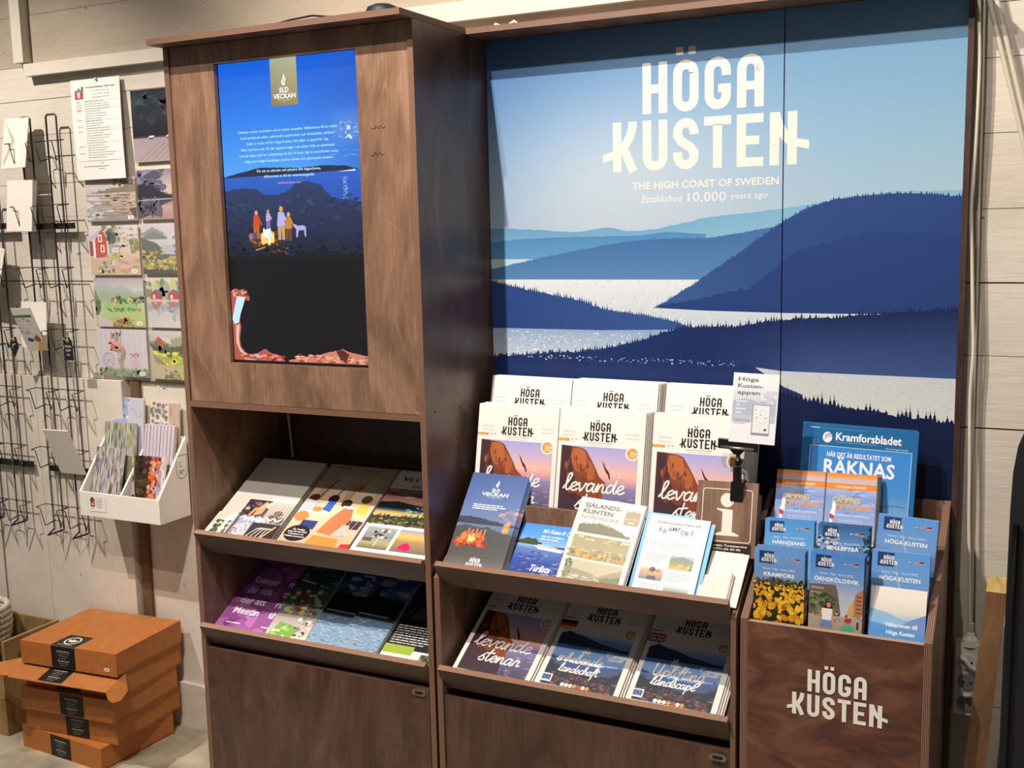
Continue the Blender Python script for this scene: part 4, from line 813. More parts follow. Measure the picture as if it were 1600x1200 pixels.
sheet('welcome_letter', 'white welcome letter with three small photos, lying on the sky-blue booklet', 'letter', (1.1850, .0055, .7575, 48.9, -1.4), .135, .188, .0008, art_kramwhite(.135, .188), body='paper')
sheet('blank_card', 'blank cream sheet at the right end of the middle rack\'s upper tray', 'paper', (1.3290, .0130, .7560, 40, -1), .080, .128, .0035, None, edge='cream', body='paper')
ac = Art(.045, .075); ac.R(0, 0, .045, .075, '#e9e3d4'); 
for i in range(9): ac.R(.004+i*.0045, .006, .0046+i*.0045, .066-.004*(i % 3), '#9a958a')
acm = ac.mesh('cover')
o = sheet('small_leaflet', 'small text leaflet on the blank cream sheet, left one of the two little piles', 'leaflet', (1.3260, .0060, .7600, 40, 0), .030, .066, .0012, None)
link(bpy.data.objects.new('cover', acm), o).scale = (.66, .88, 1)
o = sheet('small_leaflet', 'small text leaflet on the blank cream sheet, right one of the two little piles', 'leaflet', (1.3580, .0040, .7650, 40, 0), .030, .075, .0012, None, 'right pile of little text leaflets')
link(bpy.data.objects.new('cover', acm), o).scale = (.66, 1, 1)
pile(o, 4, .0018, 'right pile of little text leaflets', right=.0012, up=-.001, seed=2)

# information sign
sg = thing('information_sign', 'brown wooden sign with a white letter i at the right end of the magazines', 'sign', mtx=smtx(1.2915, .1085, .8280, 73, 1.2))
MB().board((0, 0, -.012), (.130, 0, 0), (0, .157, 0), (0, 0, .012), (0, 1)).build('sign_board', ['wood', 'edge'], sg)
a = Art(.13, .157); K = '#eee8dc'
rr = arc(.113, .135, .006, 90, 0)+arc(.113, .037, .006, 0, -90)+arc(.019, .037, .006, 270, 180)+arc(.019, .135, .006, 180, 90); rr.append(rr[0])
a.S(rr, .0016, K); a.E(.066, .118, .0145, .0150, K, 28)
a.P([(.045, .100), (.079, .098), (.079, .052), (.094, .046), (.094, .043), (.042, .043), (.042, .046), (.057, .051), (.057, .093), (.045, .097)], K)
a.R(.004, .0035, .122, .0275, '#33221f'); a.T('Höga Kusten Turistservice', .063, .0205, .0040, K, width=.10, align='C', bold=.06); a.T('+46(0)771-26 50 00', .060, .0132, .0040, K, width=.08, align='C', bold=.06); a.T('info@hogakusten.com', .066, .0060, .0040, K, width=.082, align='C', bold=.06)
link(bpy.data.objects.new('sign_print', a.mesh('sign_print', 'prn_matte')), sg)
MB().board((.118, .02, -.045), (.011, 0, 0), (0, .115, 0), (0, 0, .030), (0, 1)).build('support_leg', ['wood', 'edge'], sg)

# clip stand holding the app card
cs = thing('card_clip', 'black plastic clip clamped to the wooden sign, gripping the white card', 'clip', (1.373, .150, .975))
z0 = -.002
MB().board((-.012, -.010, z0-.030), (.026, 0, 0), (.002, 0, .040), (0, .030, 0), (0, 0)).build('clamp', ['black'], cs, bevel=.003)
MB().tube([(.001, .000, z0+.008), (.001, .000, z0+.042)], .0095, 12).build('clamp_spring', ['black'], cs, bevel=.001)
MB().lathe((.002, .003, z0+.052), [(.0005, -.009), (.006, -.007), (.0095, 0), (.006, .007), (.0005, .009)], 16).build('ball_joint', ['black'], cs)
MB().tube([(.002, .003, z0+.055), (.001, .004, z0+.078)], .0045, 10).build('neck', ['black'], cs)
MB().board((-.040, -.004, z0+.080), (.083, 0, -.004), (0, .002, .020), (0, .010, 0), (0, 0)).build('grip_bar', ['black'], cs, bevel=.002)
MB().prism([(-.018, 0), (.020, 0), (.008, -.014), (-.006, -.014)], (0, -.003, z0+.082), (1, 0, 0), (0, 0, 1), (0, .008, 0), (0, 0)).build('bracket', ['black'], cs)
MB().tube([(-.034, -.006, z0+.084), (.037, -.006, z0+.081)], .003, 8).build('hinge_pin', ['metal'], cs)
a = Art(.0966, .146); w, h = .0966, .146; a.R(0, 0, w, h, '#e6e6e8'); a.V(w*.03, h*.3, w*.97, h*.86, [(0, '#b8bcc6'), (.6, '#cdd2da'), (1, '#e8e8ea')])
a.hill([(w*.03, h*.60), (w*.3, h*.64), (w*.6, h*.60), (w*.97, h*.68)], h*.4, '#aeb6c4', .001, .005); a.blobs(24, w*.6, h*.6, w*.95, h*.75, .003, .006, ['#d5dae2', '#c2cad6'], .8)
for i, t in enumerate(('Höga', 'Kusten-', 'appen')): a.T(t, w*.11, h*(.885-.095*i), h*.055, '#6a6c72', width=w*(.45, .56, .50)[i], bold=.07)
for i, t in enumerate(('Upplevelser', 'Tips', 'Besöksmål', 'Kartor')): a.T(t, w*.10, h*(.585-.055*i), h*.026, '#f4f4f6', bold=.07, squash=.9)
a.greek(w*.07, h*.33, w*.38, 4, h*.02, '#8a8c92', .4)
a.R(w*.47, h*.12, w*.86, h*.56, '#8a8e94'); a.R(w*.49, h*.155, w*.845, h*.55, '#dfe3e2'); a.blobs(9, w*.52, h*.25, w*.80, h*.48, .001, .002, ['#5a5e62'], .5); a.R(w*.74, h*.19, w*.80, h*.22, '#55585c')
sheet('app_card', 'white card about a travel app held upright by the black clip', 'card', (1.3560, .1450, 1.0690, 78.5, -1.4), w, h, .0012, a, body='card_stock', cover='print')

# ------------------------------------------------------------------ the map box
NAVY = '#22406c'
def map_base(w, h, title, sky, tw=.55):
    a = Art(w, h); a.rng = random.Random(len(title)*7); a.V(0, 0, w, h, sky)
    return a
def map_head(a, w, h, title, tw):
    a.R(w*.10, h*.86, w*.39, h*.985, NAVY); a.logo(w*.155, h*.878, h*.0375, '#f4f2ec', True)
    for i, k in enumerate(('se', 'gb', 'de')): flag(a, w*(.62+.10*i), h*.905, w*.075, k)
    a.T('Karta · Map · Karte 2022', w*.5, h*.80, h*.020, '#e6eef6', width=w*.62, align='C'); a.T(title, w*.5, h*.735, h*.036, '#f6f6f2', width=w*tw, align='C', bold=.07)
def shift_up(a, h, o_, k, skip=5):
    n = 0
    for i, (pts, z, c) in enumerate(a.p):
        if callable(c): continue
        a.p[i] = ([(x, h*o_+y*k) for x, y in pts], z, c)
    z0 = a.p[0][1]; a.p = [q for q in a.p if not (callable(q[2]) and q[1] > z0+1e-7)] 
def a_kram(w, h):
    a = map_base(w, h, 'KRAMFORS', [(0, '#2c2e1a'), (.60, '#5a5c3c'), (.66, '#7f93b4'), (.8, '#6f96cc'), (1, '#6a9edc')])
    a.R(0, 0, w, h*.60, '#272a18'); a.blobs(90, 0, 0, w, h*.6, .002, .006, ['#1c2212', '#3a4020', '#2c3418', '#4c4a24'], 1)
    a.blobs(70, 0, h*.55, w, h*.64, .0015, .004, ['#4c4e30', '#2c3020', '#5c5838'], 1.5)
    for j, (y, s) in enumerate(((.56, .0018), (.50, .0024), (.43, .003), (.36, .0036), (.27, .0045), (.18, .005))): a.blobs(int(46-5*j), 0, h*(y-.05), w, h*(y+.03), s, s*1.5, ['#e8b02c', '#d89a20', '#f0c03c', '#c88a1c'], 1.25)
    a.blobs(8, 0, 0, w, h*.1, .004, .006, ['#a8741c', '#c48a24'], 1); a.blobs(3, w*.44, h*.02, w*.56, h*.06, .008, .010, ['#e4482a'], .9); shift_up(a, h, .20, .80, 8); map_head(a, w, h, 'KRAMFORS', .60); return a
def a_orn(w, h):
    a = map_base(w, h, 'ORN', [(0, '#b5a898'), (.32, '#b8ab9c'), (.42, '#c8c8cc'), (.6, '#b3bccb'), (.75, '#6d9cd4'), (1, '#4f8ad4')])
    a.P([(0, h*.25), (0, h*.68), (w*.48, h*.70), (w*.53, h*.62), (w*.60, h*.3), (w*.55, h*.24)], '#6e6258')
    for i in range(4): a.R(w*.03, h*(.62-.07*i), w*.27, h*(.645-.07*i), '#b89a80')
    a.blobs(46, 0, h*.34, w*.5, h*.54, .003, .008, ['#4c5a38', '#5f6e44', '#3c4a30', '#75804f'], 1)
    a.P([(w, h*.68), (w*.86, h*.6), (w*.84, h*.5), (w*.76, h*.44), (w*.72, h*.30), (w, h*.26)], '#b47a54'); a.P([(w*.84, h*.5), (w*.76, h*.44), (w*.70, h*.30), (w*.84, h*.30)], '#d0a860')
    for i in range(5): a.R(w*(.88+.0*i), h*(.34+.055*i), w*.98, h*(.36+.055*i), '#7a5240')
    a.R(0, 0, w, h*.27, '#ada090'); a.blobs(40, 0, h*.24, w, h*.30, .0015, .004, ['#4c4640', '#8a4a3c', '#6a7a8a', '#c8b8a4', '#3c3a38'], 1)
    a.S([(w*.46, h*.2), (w*.55, h*.24), (w*.6, h*.2)], .0008, '#2c2a2a'); a.E(w*.48, h*.2, w*.035, h*.017, '#3c3a3a', 12); a.E(w*.48, h*.2, w*.025, h*.012, '#a89c8e', 12)
    # woman with dark hair, white top, denim shorts
    a.E(w*.37, h*.41, w*.065, h*.05, '#3c2820'); a.P([(w*.29, h*.40), (w*.45, h*.40), (w*.47, h*.28), (w*.40, h*.3), (w*.32, h*.3)], '#3c2820'); a.E(w*.375, h*.41, w*.04, h*.035, '#c8906c')
    a.S([(w*.25, h*.33), (w*.20, h*.22), (w*.18, h*.12)], .004, '#c8906c'); a.S([(w*.44, h*.33), (w*.47, h*.22), (w*.45, h*.12)], .004, '#c8906c')
    a.P([(w*.25, h*.36), (w*.45, h*.36), (w*.43, h*.20), (w*.26, h*.20)], '#eceae8'); a.P([(w*.24, h*.20), (w*.44, h*.20), (w*.46, h*.09), (w*.35, h*.10), (w*.22, h*.09)], '#6a8cb8'); a.P([(w*.25, 0), (w*.34, 0), (w*.345, h*.1), (w*.24, h*.1)], '#b98464'); a.P([(w*.36, 0), (w*.44, 0), (w*.45, h*.1), (w*.36, h*.1)], '#b98464')
    # child in a green shirt
    a.P([(w*.64, h*.02), (w*.83, h*.02), (w*.86, h*.14), (w*.80, h*.17), (w*.68, h*.17), (w*.61, h*.13)], '#5cae8c'); a.E(w*.73, h*.205, w*.055, h*.042, '#c4805a'); a.E(w*.74, h*.225, w*.07, h*.03, '#a83c30')
    a.E(w*.92, h*.20, w*.02, h*.03, '#4a3c38'); a.R(w*.90, h*.12, w*.94, h*.19, '#3c3a40'); shift_up(a, h, .22, .70); map_head(a, w, h, 'ÖRNSKÖLDSVIK', .84); return a
def a_hk(w, h):
    a = map_base(w, h, 'HK', [(0, '#6b7fae'), (.2, '#7f86b4'), (.35, '#98a4cc'), (.52, '#6f90c0'), (.7, '#6f9fd2'), (1, '#5c98dc')])
    a.hill([(0, h*.72), (w*.3, h*.66), (w*.6, h*.64), (w, h*.70)], h*.3, '#7090c0', .001, .006); a.hill([(0, h*.62), (w*.15, h*.66), (w*.4, h*.57), (w*.7, h*.58), (w, h*.66)], h*.2, '#5d7aae', .001, .006)
    a.V(0, h*.0, w, h*.42, [(0, '#5f6fa6'), (.6, '#7a88b8'), (1, '#98a6cc')])
    a.S([(0, h*.40), (w*.5, h*.415), (w, h*.37)], .0012, '#c88a98'); a.S([(w*.3, h*.36), (w*.8, h*.37)], .0008, '#b8c4dc')
    for x in (.33, .43): a.S([(w*x, h*.25), (w*(x+.01), h*.86)], .0014, '#8fa8d0', False)
    a.S(smooth([(w*.35, h*.86), (w*.39, h*.875), (w*.44, h*.86)]), .0013, '#8fa8d0'); a.S(smooth([(w*.44, h*.80), (w*.6, h*.56), (w*.8, h*.43), (w, h*.40)]), .0008, '#dfe6f4'); a.S(smooth([(w*.44, h*.76), (w*.65, h*.50), (w, h*.37)]), .0006, '#c8d4ea'); a.S(smooth([(w*.33, h*.8), (w*.2, h*.58), (0, h*.45)]), .0007, '#a9bcdc')
    map_head(a, w, h, 'HÖGA KUSTEN', .70); return a
def a_valk(w, h):
    a = Art(w, h); a.V(0, 0, w, h, [(0, '#4a86c8'), (.45, '#5f9ed8'), (.62, '#a6c4d8'), (.72, '#e0ddd2'), (.85, '#efe8dc'), (1, '#f2ebe0')])
    a.hill([(0, h*.74), (w*.3, h*.70), (w*.6, h*.64), (w, h*.58)], h*.3, '#8fbfe0', .001, .01); a.hill([(w*.5, h*.55), (w*.8, h*.66), (w, h*.72)], h*.3, '#6f96cc', .001, .01); a.hill([(0, h*.58), (w*.5, h*.53), (w, h*.47)], 0, '#5a9ad6', .0005, .01)
    a.T('Välkommen till', w*.57, h*.545, h*.045, '#f4f6f8', width=w*.58, align='C', bold=.07); a.T('Höga Kusten', w*.57, h*.455, h*.045, '#f4f6f8', width=w*.50, align='C', bold=.07); a.greek(w*.2, h*.38, w*.68, 9, h*.032, '#d5e2f2', .35, .3); return a
def a_harn(w, h):
    a = map_base(w, h, 'H', [(0, '#7fb4dc'), (.5, '#6fb0e0'), (.7, '#69aadc'), (1, '#4a96d6')]); a.blobs(16, 0, h*.58, w, h*.74, .004, .012, ['#8fc0e4', '#7ab4e0'], .3); map_head(a, w, h, 'HÄRNÖSAND', .66); return a
def a_soll(w, h):
    a = map_base(w, h, 'S', [(0, '#2f4660'), (.5, '#4c6c94'), (.75, '#6f9cc8'), (.88, '#4a80b8'), (1, '#35608f')]); a.blobs(70, 0, h*.55, w*.4, h*.88, .003, .008, ['#3c5068', '#8fa4bc', '#2c3c50', '#b8c4d0'], .8); a.blobs(40, w*.4, h*.6, w, h*.8, .003, .009, ['#5a84b0', '#48688c', '#7fa4c8'], .5); a.blobs(24, w*.9, h*.55, w, h, .002, .005, ['#1c2c40', '#2c4058'], 1); map_head(a, w, h, 'SOLLEFTEÅ', .62); return a
def a_camp(w, h):
    a = Art(w, h); a.rng = random.Random(21); a.V(0, 0, w, h, [(0, '#8fb0d8'), (.4, '#9fb6e0'), (.75, '#7f9cd4'), (.9, '#b9c2dc'), (1, '#e89a4c')])
    a.V(0, h*.955, w, h, [(0, '#eda66a'), (1, '#e8862c')]); a.blobs(40, w*.2, h*.60, w, h*.86, .003, .012, ['#8aa4dc', '#a9bce4', '#7090cc'], .3)
    a.R(0, h*.845, w, h*.905, '#e8892c'); a.T('Campingkarta 2022/2023', w*.5, h*.862, h*.022, '#fbe8c8', width=w*.6, align='C', bold=.06)
    a.P([(0, h*.20), (0, h*.48), (w*.12, h*.36), (w*.22, h*.27), (w*.34, h*.2)], '#3f444c'); a.R(0, 0, w, h*.205, '#5f6c74')
    a.blobs(40, w*.35, h*.22, w*.85, h*.34, .004, .009, ['#d8dfee', '#c4cfe4', '#eef0f6'], .7); a.blobs(10, w*.48, h*.38, w*.75, h*.44, .004, .008, ['#e6eaf4', '#f4f4f8'], .5); a.R(w*.52, h*.405, w*.70, h*.425, '#e8d8b0')
    a.hill([(w*.85, h*.24), (w*.93, h*.26), (w, h*.23)], h*.15, '#3c4c3c', .001, .003, .008); a.blobs(10, w*.85, h*.25, w, h*.33, .002, .005, ['#f0f4fa'], 1)
    a.T('CAMPING', w*.14, h*.715, h*.050, '#eec84a', width=w*.56, shear=.12, bold=.07); a.T('MITTSVERIGE', w*.22, h*.645, h*.050, '#efa050', width=w*.70, shear=.12, bold=.07)
    a.T('SVERIGES CAMPING', w*.22, h*.575, h*.022, '#e8eefa', width=w*.66)
    a.P([(w*.15, h*.72), (w*.22, h*.70), (w*.21, h*.58), (w*.13, h*.55), (w*.10, h*.60), (w*.14, h*.64)], '#f4f2f2'); a.P([(w*.10, h*.60), (w*.19, h*.58), (w*.19, h*.54), (w*.11, h*.55)], '#d03a34'); a.P([(w*.11, h*.55), (w*.17, h*.54), (w*.16, h*.44), (w*.11, h*.46)], '#efeef2')
    a.greek(w*.28, h*.53, w*.5, 3, h*.03, '#b6c4e6', .4); return a
def a_kblad(w, h):
    a = Art(w, h); a.rng = random.Random(31); a.R(0, 0, w, h, ['#2670a8', '#2670a8', '#1f689e', '#1f689e'])
    a.T('Kramforsbladet', w*.29, h*.885, h*.058, '#f2f4f6', width=w*.57, bold=.07); a.E(w*.215, h*.902, w*.042, h*.042, '#f2f4f6', 24)
    for i in range(3): a.S(smooth([(w*.19, h*(.885+.014*i)), (w*.22, h*(.905+.012*i)), (w*.25, h*(.910+.012*i))]), .0012, '#1f689e')
    a.R(w*.06, h*.97, w*.14, h*.975, '#e8eef4'); a.R(w*.15, h*.97, w*.55, h*.9715, '#8fb8d8'); a.greek(w*.08, h*.88, w*.07, 4, h*.012, '#9fc4e0', .3); a.greek(w*.3, h*.868, w*.5, 1, h*.01, '#9fc4e0', .3); a.T('Du och vi bygger Kramfors', w*.92, h*.845, h*.012, '#dfe8f0', align='R', width=w*.19, shear=.2)
    a.R(w*.065, h*.02, w*.955, h*.835, '#cfe2f0'); a.V(w*.07, h*.024, w*.95, h*.831, [(0, '#5f9ad4'), (.35, '#86b4e0'), (.6, '#4a96dc'), (1, '#3a8ad8')])
    a.T('NÄR DET ÄR RESULTATET SOM', w*.22, h*.755, h*.034, '#f4f6f8', width=w*.56, bold=.06); a.T('RÄKNAS', w*.20, h*.625, h*.105, '#f4f6f8', width=w*.62, bold=.06); a.T('DET GRYMMASTE GÄNGET, TOPPARS!', w*.22, h*.56, h*.03, '#f4f6f8', width=w*.5, bold=.05)
    a.V(w*.07, h*.03, w*.95, h*.30, [(0, '#4a78a4'), (1, '#7aa8d4')]); a.hill([(w*.07, h*.32), (w*.6, h*.33), (w*.8, h*.335), (w*.95, h*.30)], h*.26, '#8a7a74', .001, .005)
    a.S([(w*.72, h*.40), (w*.8, h*.42), (w*.93, h*.415)], .001, '#2c2c30'); a.S([(w*.72, h*.40), (w*.70, h*.2)], .001, '#2c2c30')
    for x in (.73, .82): a.E(w*x, h*.33, w*.03, h*.024, '#a88070', 14); a.E(w*x, h*.34, w*.032, h*.02, '#3c3834', 14); a.P([(w*(x-.05), h*.05), (w*(x+.045), h*.05), (w*(x+.05), h*.26), (w*(x+.02), h*.305), (w*(x-.03), h*.305), (w*(x-.05), h*.26)], '#3d4038')
    a.blobs(50, w*.69, h*.06, w*.86, h*.28, .002, .004, ['#2c2e2a', '#5a5c50', '#474a40'], 1)
    for i in range(4): a.S([(w*.85, h*(.07+.05*i)), (w*.95, h*(.075+.05*i))], .001, '#c9d6e2')
    return a
def mapbox(label, q, w, h, art, n, spare, edge='blue_edge', right=.0004, name='map'):
    o = sheet('folded_map' if name == 'map' else name, label, name, q, w, h, .0022, art.mesh('cover'), spare and spare, edge=edge)
    if n: pile(o, n, .0026, spare, right=right, up=.0008, seed=n)
mapbox('town map with yellow tulips on its cover, front left of the leaflet box', (1.4400, .0250, .6760, 87, 0), .100, .2015, a_kram(.1, .2015), 6, 'pile of yellow tulip maps')
mapbox('town map showing a dark-haired woman and a child, front middle of the leaflet box', (1.5485, .0245, .6760, 86.5, -.6), .102, .206, a_orn(.102, .206), 6, 'pile of street scene maps')
mapbox('pale blue welcome leaflet standing lowest at the front right of the leaflet box', (1.6620, .0165, .6640, 72, -.2), .1025, .163, a_valk(.1025, .163), 0, None, name='leaflet')
mapbox('bridge map just behind the pale blue welcome leaflet, front right of the leaflet box', (1.6575, .0480, .6740, 77, -.3), .1075, .214, a_hk(.1075, .214), 2, 'pile of lower bridge maps', edge='paper')
mapbox('plain sky-blue town map, middle left of the leaflet box', (1.4405, .0930, .7300, 76, 1.0), .101, .187, a_harn(.101, .187), 4, 'pile of plain sky-blue maps')
mapbox('dark blue forest town map, centre of the leaflet box', (1.5460, .0940, .7300, 76, .3), .102, .187, a_soll(.102, .187), 5, 'pile of dark blue forest maps', edge='paper_grey')
mapbox('bridge map in the second tier at the right of the leaflet box', (1.6520, .1130, .7350, 77.5, -2.4), .113, .209, a_hk(.113, .209), 2, 'pile of upper bridge maps', edge='paper')
ca = a_camp(.101, .209).mesh('cover')
for x, lab, n in ((1.4420, 'left', 3), (1.5465, 'right', 5)):
    o = sheet('folded_map', 'orange-topped camping map, %s one of the two in the upper tier of the leaflet box' % lab, 'map', (x, .1640, .8000, 71, .5), .1025, .209, .0022, ca, 'camping maps, %s pile' % lab, edge='paper_grey')
    pile(o, n, .0026, '%s pile of orange camping maps' % lab, right=.0012, up=.0004, seed=n)
o = sheet('newspaper', 'blue municipal newspaper with big white heading, front copy at the back of the leaflet box', 'newspaper', (1.4810, .2320, .8240, 81.0, -1.4), .233, .274, .0030, a_kblad(.233, .274).mesh('cover'), 'blue municipal newspapers', edge='blue_edge')
pile(o, 1, .004, 'blue newspapers at the back of the box', right=-.004, up=.003, seed=1)

# ------------------------------------------------------------------ magazines in the tall tower's trays
def art_craft(w, h):
    a = Art(w, h); a.rng = random.Random(41); a.R(0, 0, w, h, '#eae4d8')
    a.V(w*.29, h*.235, w*.66, h*.46, [(0, '#6a5a5c'), (1, '#2c2636')]); a.blobs(22, w*.3, h*.25, w*.48, h*.43, .005, .012, ['#5a3a34', '#2a2230', '#7a4a40', '#8a7468'], .6)
    a.P([(w*.50, h*.27), (w*.60, h*.30), (w*.62, h*.42), (w*.56, h*.45), (w*.50, h*.36)], '#d8a078'); a.S([(w*.44, h*.27), (w*.47, h*.35), (w*.55, h*.33)], .007, '#e4946a'); a.S([(w*.36, h*.42), (w*.40, h*.27)], .006, '#2a2c50'); a.R(w*.32, h*.33, w*.38, h*.36, '#d8ccb8'); a.P([(w*.56, h*.40), (w*.66, h*.46), (w*.66, h*.36)], '#c9c4b0')
    a.V(w*.66, h*.16, w*1.0, h*.46, [(0, '#9a9284'), (1, '#c9c2b2')]); a.blobs(10, w*.75, h*.22, w*.92, h*.34, .010, .016, ['#5a4642', '#6a5450', '#47393a'], .8)
    for i in range(16): a.S([(w*(.68+.02*i), h*.20), (w*(.66+.022*i), h*.42)], .0009, '#e4dfd2' if i % 2 else '#7a7468')
    a.V(w*.18, -.0, w*.62, h*.235, [(0, '#b9b0b8'), (1, '#9a98ac')]); a.blobs(14, w*.25, h*.03, w*.42, h*.14, .006, .012, ['#8a4a48', '#a89098', '#b8a8b0'], .7)
    a.V(w*.58, -.0, w*1.0, h*.19, [(0, '#2a2426'), (1, '#3c3436')])
    for k in range(4): a.S(smooth([(w*(.6+.07*k), h*.0), (w*(.70+.05*k), h*.12), (w*(.84+.03*k), h*.13)]), .003, '#cfcac4')
    for k in range(3): a.S(arc(w*(.38+.06*k), h*(.07+.02*k), .012, 0, 330, 10, .018), .003, '#ece8e4')
    a.S(smooth([(w*(.34+.055*i), h*(.225+.03*(i % 2))) for i in range(12)]), .0055, '#eeeae2'); a.S(smooth([(w*(.40+.03*i), h*(.20+.045*((i+1) % 2))) for i in range(14)]), .0035, '#eeeae2'); a.S([(w*.82, h*.0), (w*.94, h*.16)], .005, '#e0a868'); return a
def art_val(w, h):
    a = Art(w, h); a.rng = random.Random(42); a.V(0, 0, w, h, [(0, '#cfa98c'), (.4, '#ecd0ae'), (.65, '#d9c09c'), (1, '#b99e84')])
    for i in range(5): a.P([(w*(.1+.2*i), h*.55), (w*(.2+.2*i), h*.55), (w*(.22+.2*i), h*.9), (w*(.12+.2*i), h*.9)], '#cfc3b4' if i % 2 else '#c0a98c')
    a.R(0, h*.88, w, h, '#c2ae96'); a.R(w*.1, h*.955, w*.35, h*.97, '#7a5048'); a.R(w*.5, h*.95, w*.8, h*.96, '#a08878')
    a.T('Valspecial', w*.10, h*.80, h*.075, '#a08c78', width=w*.86, bold=.05); a.T('Valspecial', w*.105, h*.803, h*.075, '#d8c8b0', width=w*.85, bold=.015)
    for x, y in ((.16, .70), (.33, .60)): a.S([(w*x, h*(y-.15)), (w*(x+.10), h*(y+.1))], .005, '#8a4a34')
    a.S([(w*.55, h*.5), (w*.62, h*.73)], .006, '#c88a64'); a.blobs(8, w*.60, h*.70, w*.68, h*.76, .003, .006, ['#c88a64', '#a86a4c'], 1.6)
    for x, y, c in ((.10, .56, '#5a3028'), (.38, .57, '#2a1c1c'), (.60, .53, '#4a2c22'), (.84, .60, '#5c3a2c')): a.E(w*x, h*y, w*.075, h*.05, c, 16)
    a.P([(w*-.02, h*.36), (w*.17, h*.36), (w*.2, h*.52), (w*.02, h*.54)], '#e0dcdc'); [a.S([(w*(.0+.03*i), h*.37), (w*(.02+.03*i), h*.53)], .0012, '#5a5878') for i in range(7)]
    a.P([(w*.31, h*.36), (w*.44, h*.37), (w*.45, h*.54), (w*.34, h*.54)], '#3f62c8'); a.P([(w*.78, h*.42), (w*.95, h*.42), (w*.92, h*.55), (w*.80, h*.55)], '#e8c458'); a.P([(w*.55, h*.38), (w*.74, h*.4), (w*.72, h*.50), (w*.58, h*.50)], '#ecdcd0')
    a.E(w*.30, h*.38, w*.17, h*.045, '#f0dcc0', 24); a.E(w*.72, h*.40, w*.2, h*.035, '#f0d8b0', 24); a.E(w*.25, h*.43, w*.07, h*.03, '#dc8a50', 14)
    a.R(w*.62, h*.24, w*.98, h*.34, '#4a3444'); [a.S([(w*(.64+.08*i), h*.22), (w*(.68+.08*i), h*.37)], .0016, '#c8b4b0') for i in range(5)]
    a.E(w*.10, h*.33, w*.10, h*.06, '#e08a48', 18); a.R(w*.16, h*.19, w*.38, h*.29, '#34427c')
    a.P([(w*.45, h*.17), (w*.52, h*.35), (w*.60, h*.47), (w*.74, h*.47), (w*.80, h*.36), (w*.76, h*.22), (w*.70, h*.14)], '#d87c50')
    for i in range(12): a.S([(w*(.50+.022*i), h*.18), (w*(.60+.012*i), h*.45)], .0012, '#b85a38' if i % 2 else '#eaa070')
    a.P([(w*.66, h*.14), (w*.88, h*.16), (w*.84, h*.28), (w*.74, h*.28)], '#e8c8b8'); [a.S([(w*(.68+.04*i), h*.14), (w*(.72+.03*i), h*.28)], .0008, '#b84a40') for i in range(5)]
    a.P([(w*.38, 0), (w*.84, 0), (w*.80, h*.12), (w*.44, h*.13)], '#e8903c'); a.P([(w*.86, 0), (w*1, 0), (w*1, h*.08), (w*.88, h*.07)], '#d83a2c')
    a.E(w*.20, h*.13, w*.175, h*.095, '#1f1c1e', 30)
    for i, (t, q) in enumerate((('Är ledigt', .18), ('gratis SD valet 2022', .27), ('i Kramfors och', .22), ('Politiska kommuner', .29))): a.T(t, w*.20, h*(.165-.027*i), h*.015, '#f2f0ea', width=w*q, align='C', bold=.07)
    return a
def art_vi(w, h):
    a = Art(w, h); a.rng = random.Random(43); a.R(0, 0, w, h, '#f0ece4'); a.T('Vi i Nordingrå', w*.10, h*.87, h*.045, '#1c1a1a', width=w*.95, bold=.06, shear=.15); a.T('Samarbete', w*.28, h*.795, h*.028, '#1c1a1a', shear=.2, bold=.05)
    a.V(0, h*.34, w, h*.77, [(0, '#4a4a34'), (.25, '#c9b478'), (.33, '#c8b070'), (.42, '#1c3c4c'), (.55, '#1d4c64'), (.63, '#c08a74'), (.8, '#8a6a64'), (1, '#a08a80')])
    a.blobs(30, 0, h*.66, w, h*.76, .006, .02, ['#b87a64', '#8a5c58', '#6a4c4c', '#c89a84'], .3); a.hill([(0, h*.60), (w*.25, h*.62), (w*.5, h*.585), (w, h*.55)], h*.53, '#23272c', .001, .006)
    a.blobs(60, w*.4, h*.50, w, h*.57, .003, .009, ['#2c6a54', '#3f7a5c', '#8ab0a0', '#1c4c44', '#d8dcd4'], .4); a.hill([(0, h*.44), (w, h*.46)], h*.36, '#3a3c28', .003, .006, .016); a.blobs(120, 0, h*.34, w, h*.42, .003, .007, ['#6a6a40', '#3c4430', '#8a8458', '#2c3428'], .5)
    a.V(w*.06, h*.06, w*.46, h*.305, [(0, '#6a6c5c'), (.3, '#b8a878'), (.6, '#8a9098'), (1, '#a8aca8')]); a.S([(w*.27, h*.09), (w*.28, h*.2)], .0026, '#e0dcd4'); a.blobs(26, w*.18, h*.19, w*.38, h*.28, .002, .005, ['#5a5048', '#e4e0d8', '#3c3834'], 1); a.R(w*.08, h*.14, w*.20, h*.18, '#5a5a5c')
    a.V(w*.50, h*.06, w*.97, h*.305, [(0, '#7a7460'), (.5, '#b09068'), (.7, '#ecc060'), (1, '#98a0a8')]); a.blobs(5, w*.60, h*.10, w*.70, h*.14, .008, .012, ['#d8285c', '#e84878'], 1); a.R(w*.5, h*-.0, w, h*.02, '#c4d028'); return a
def art_mini(c):
    def f(w, h): a = Art(w, h); a.R(0, 0, w, h, '#e6dfcc'); a.R(w*.28, h*.0, w*.82, h*.62, c); a.blobs(20, w*.32, 0, w*.78, h*.55, .002, .004, ['#dce0c8', '#1c241c', '#5a6a48'], 1); return a
    return f
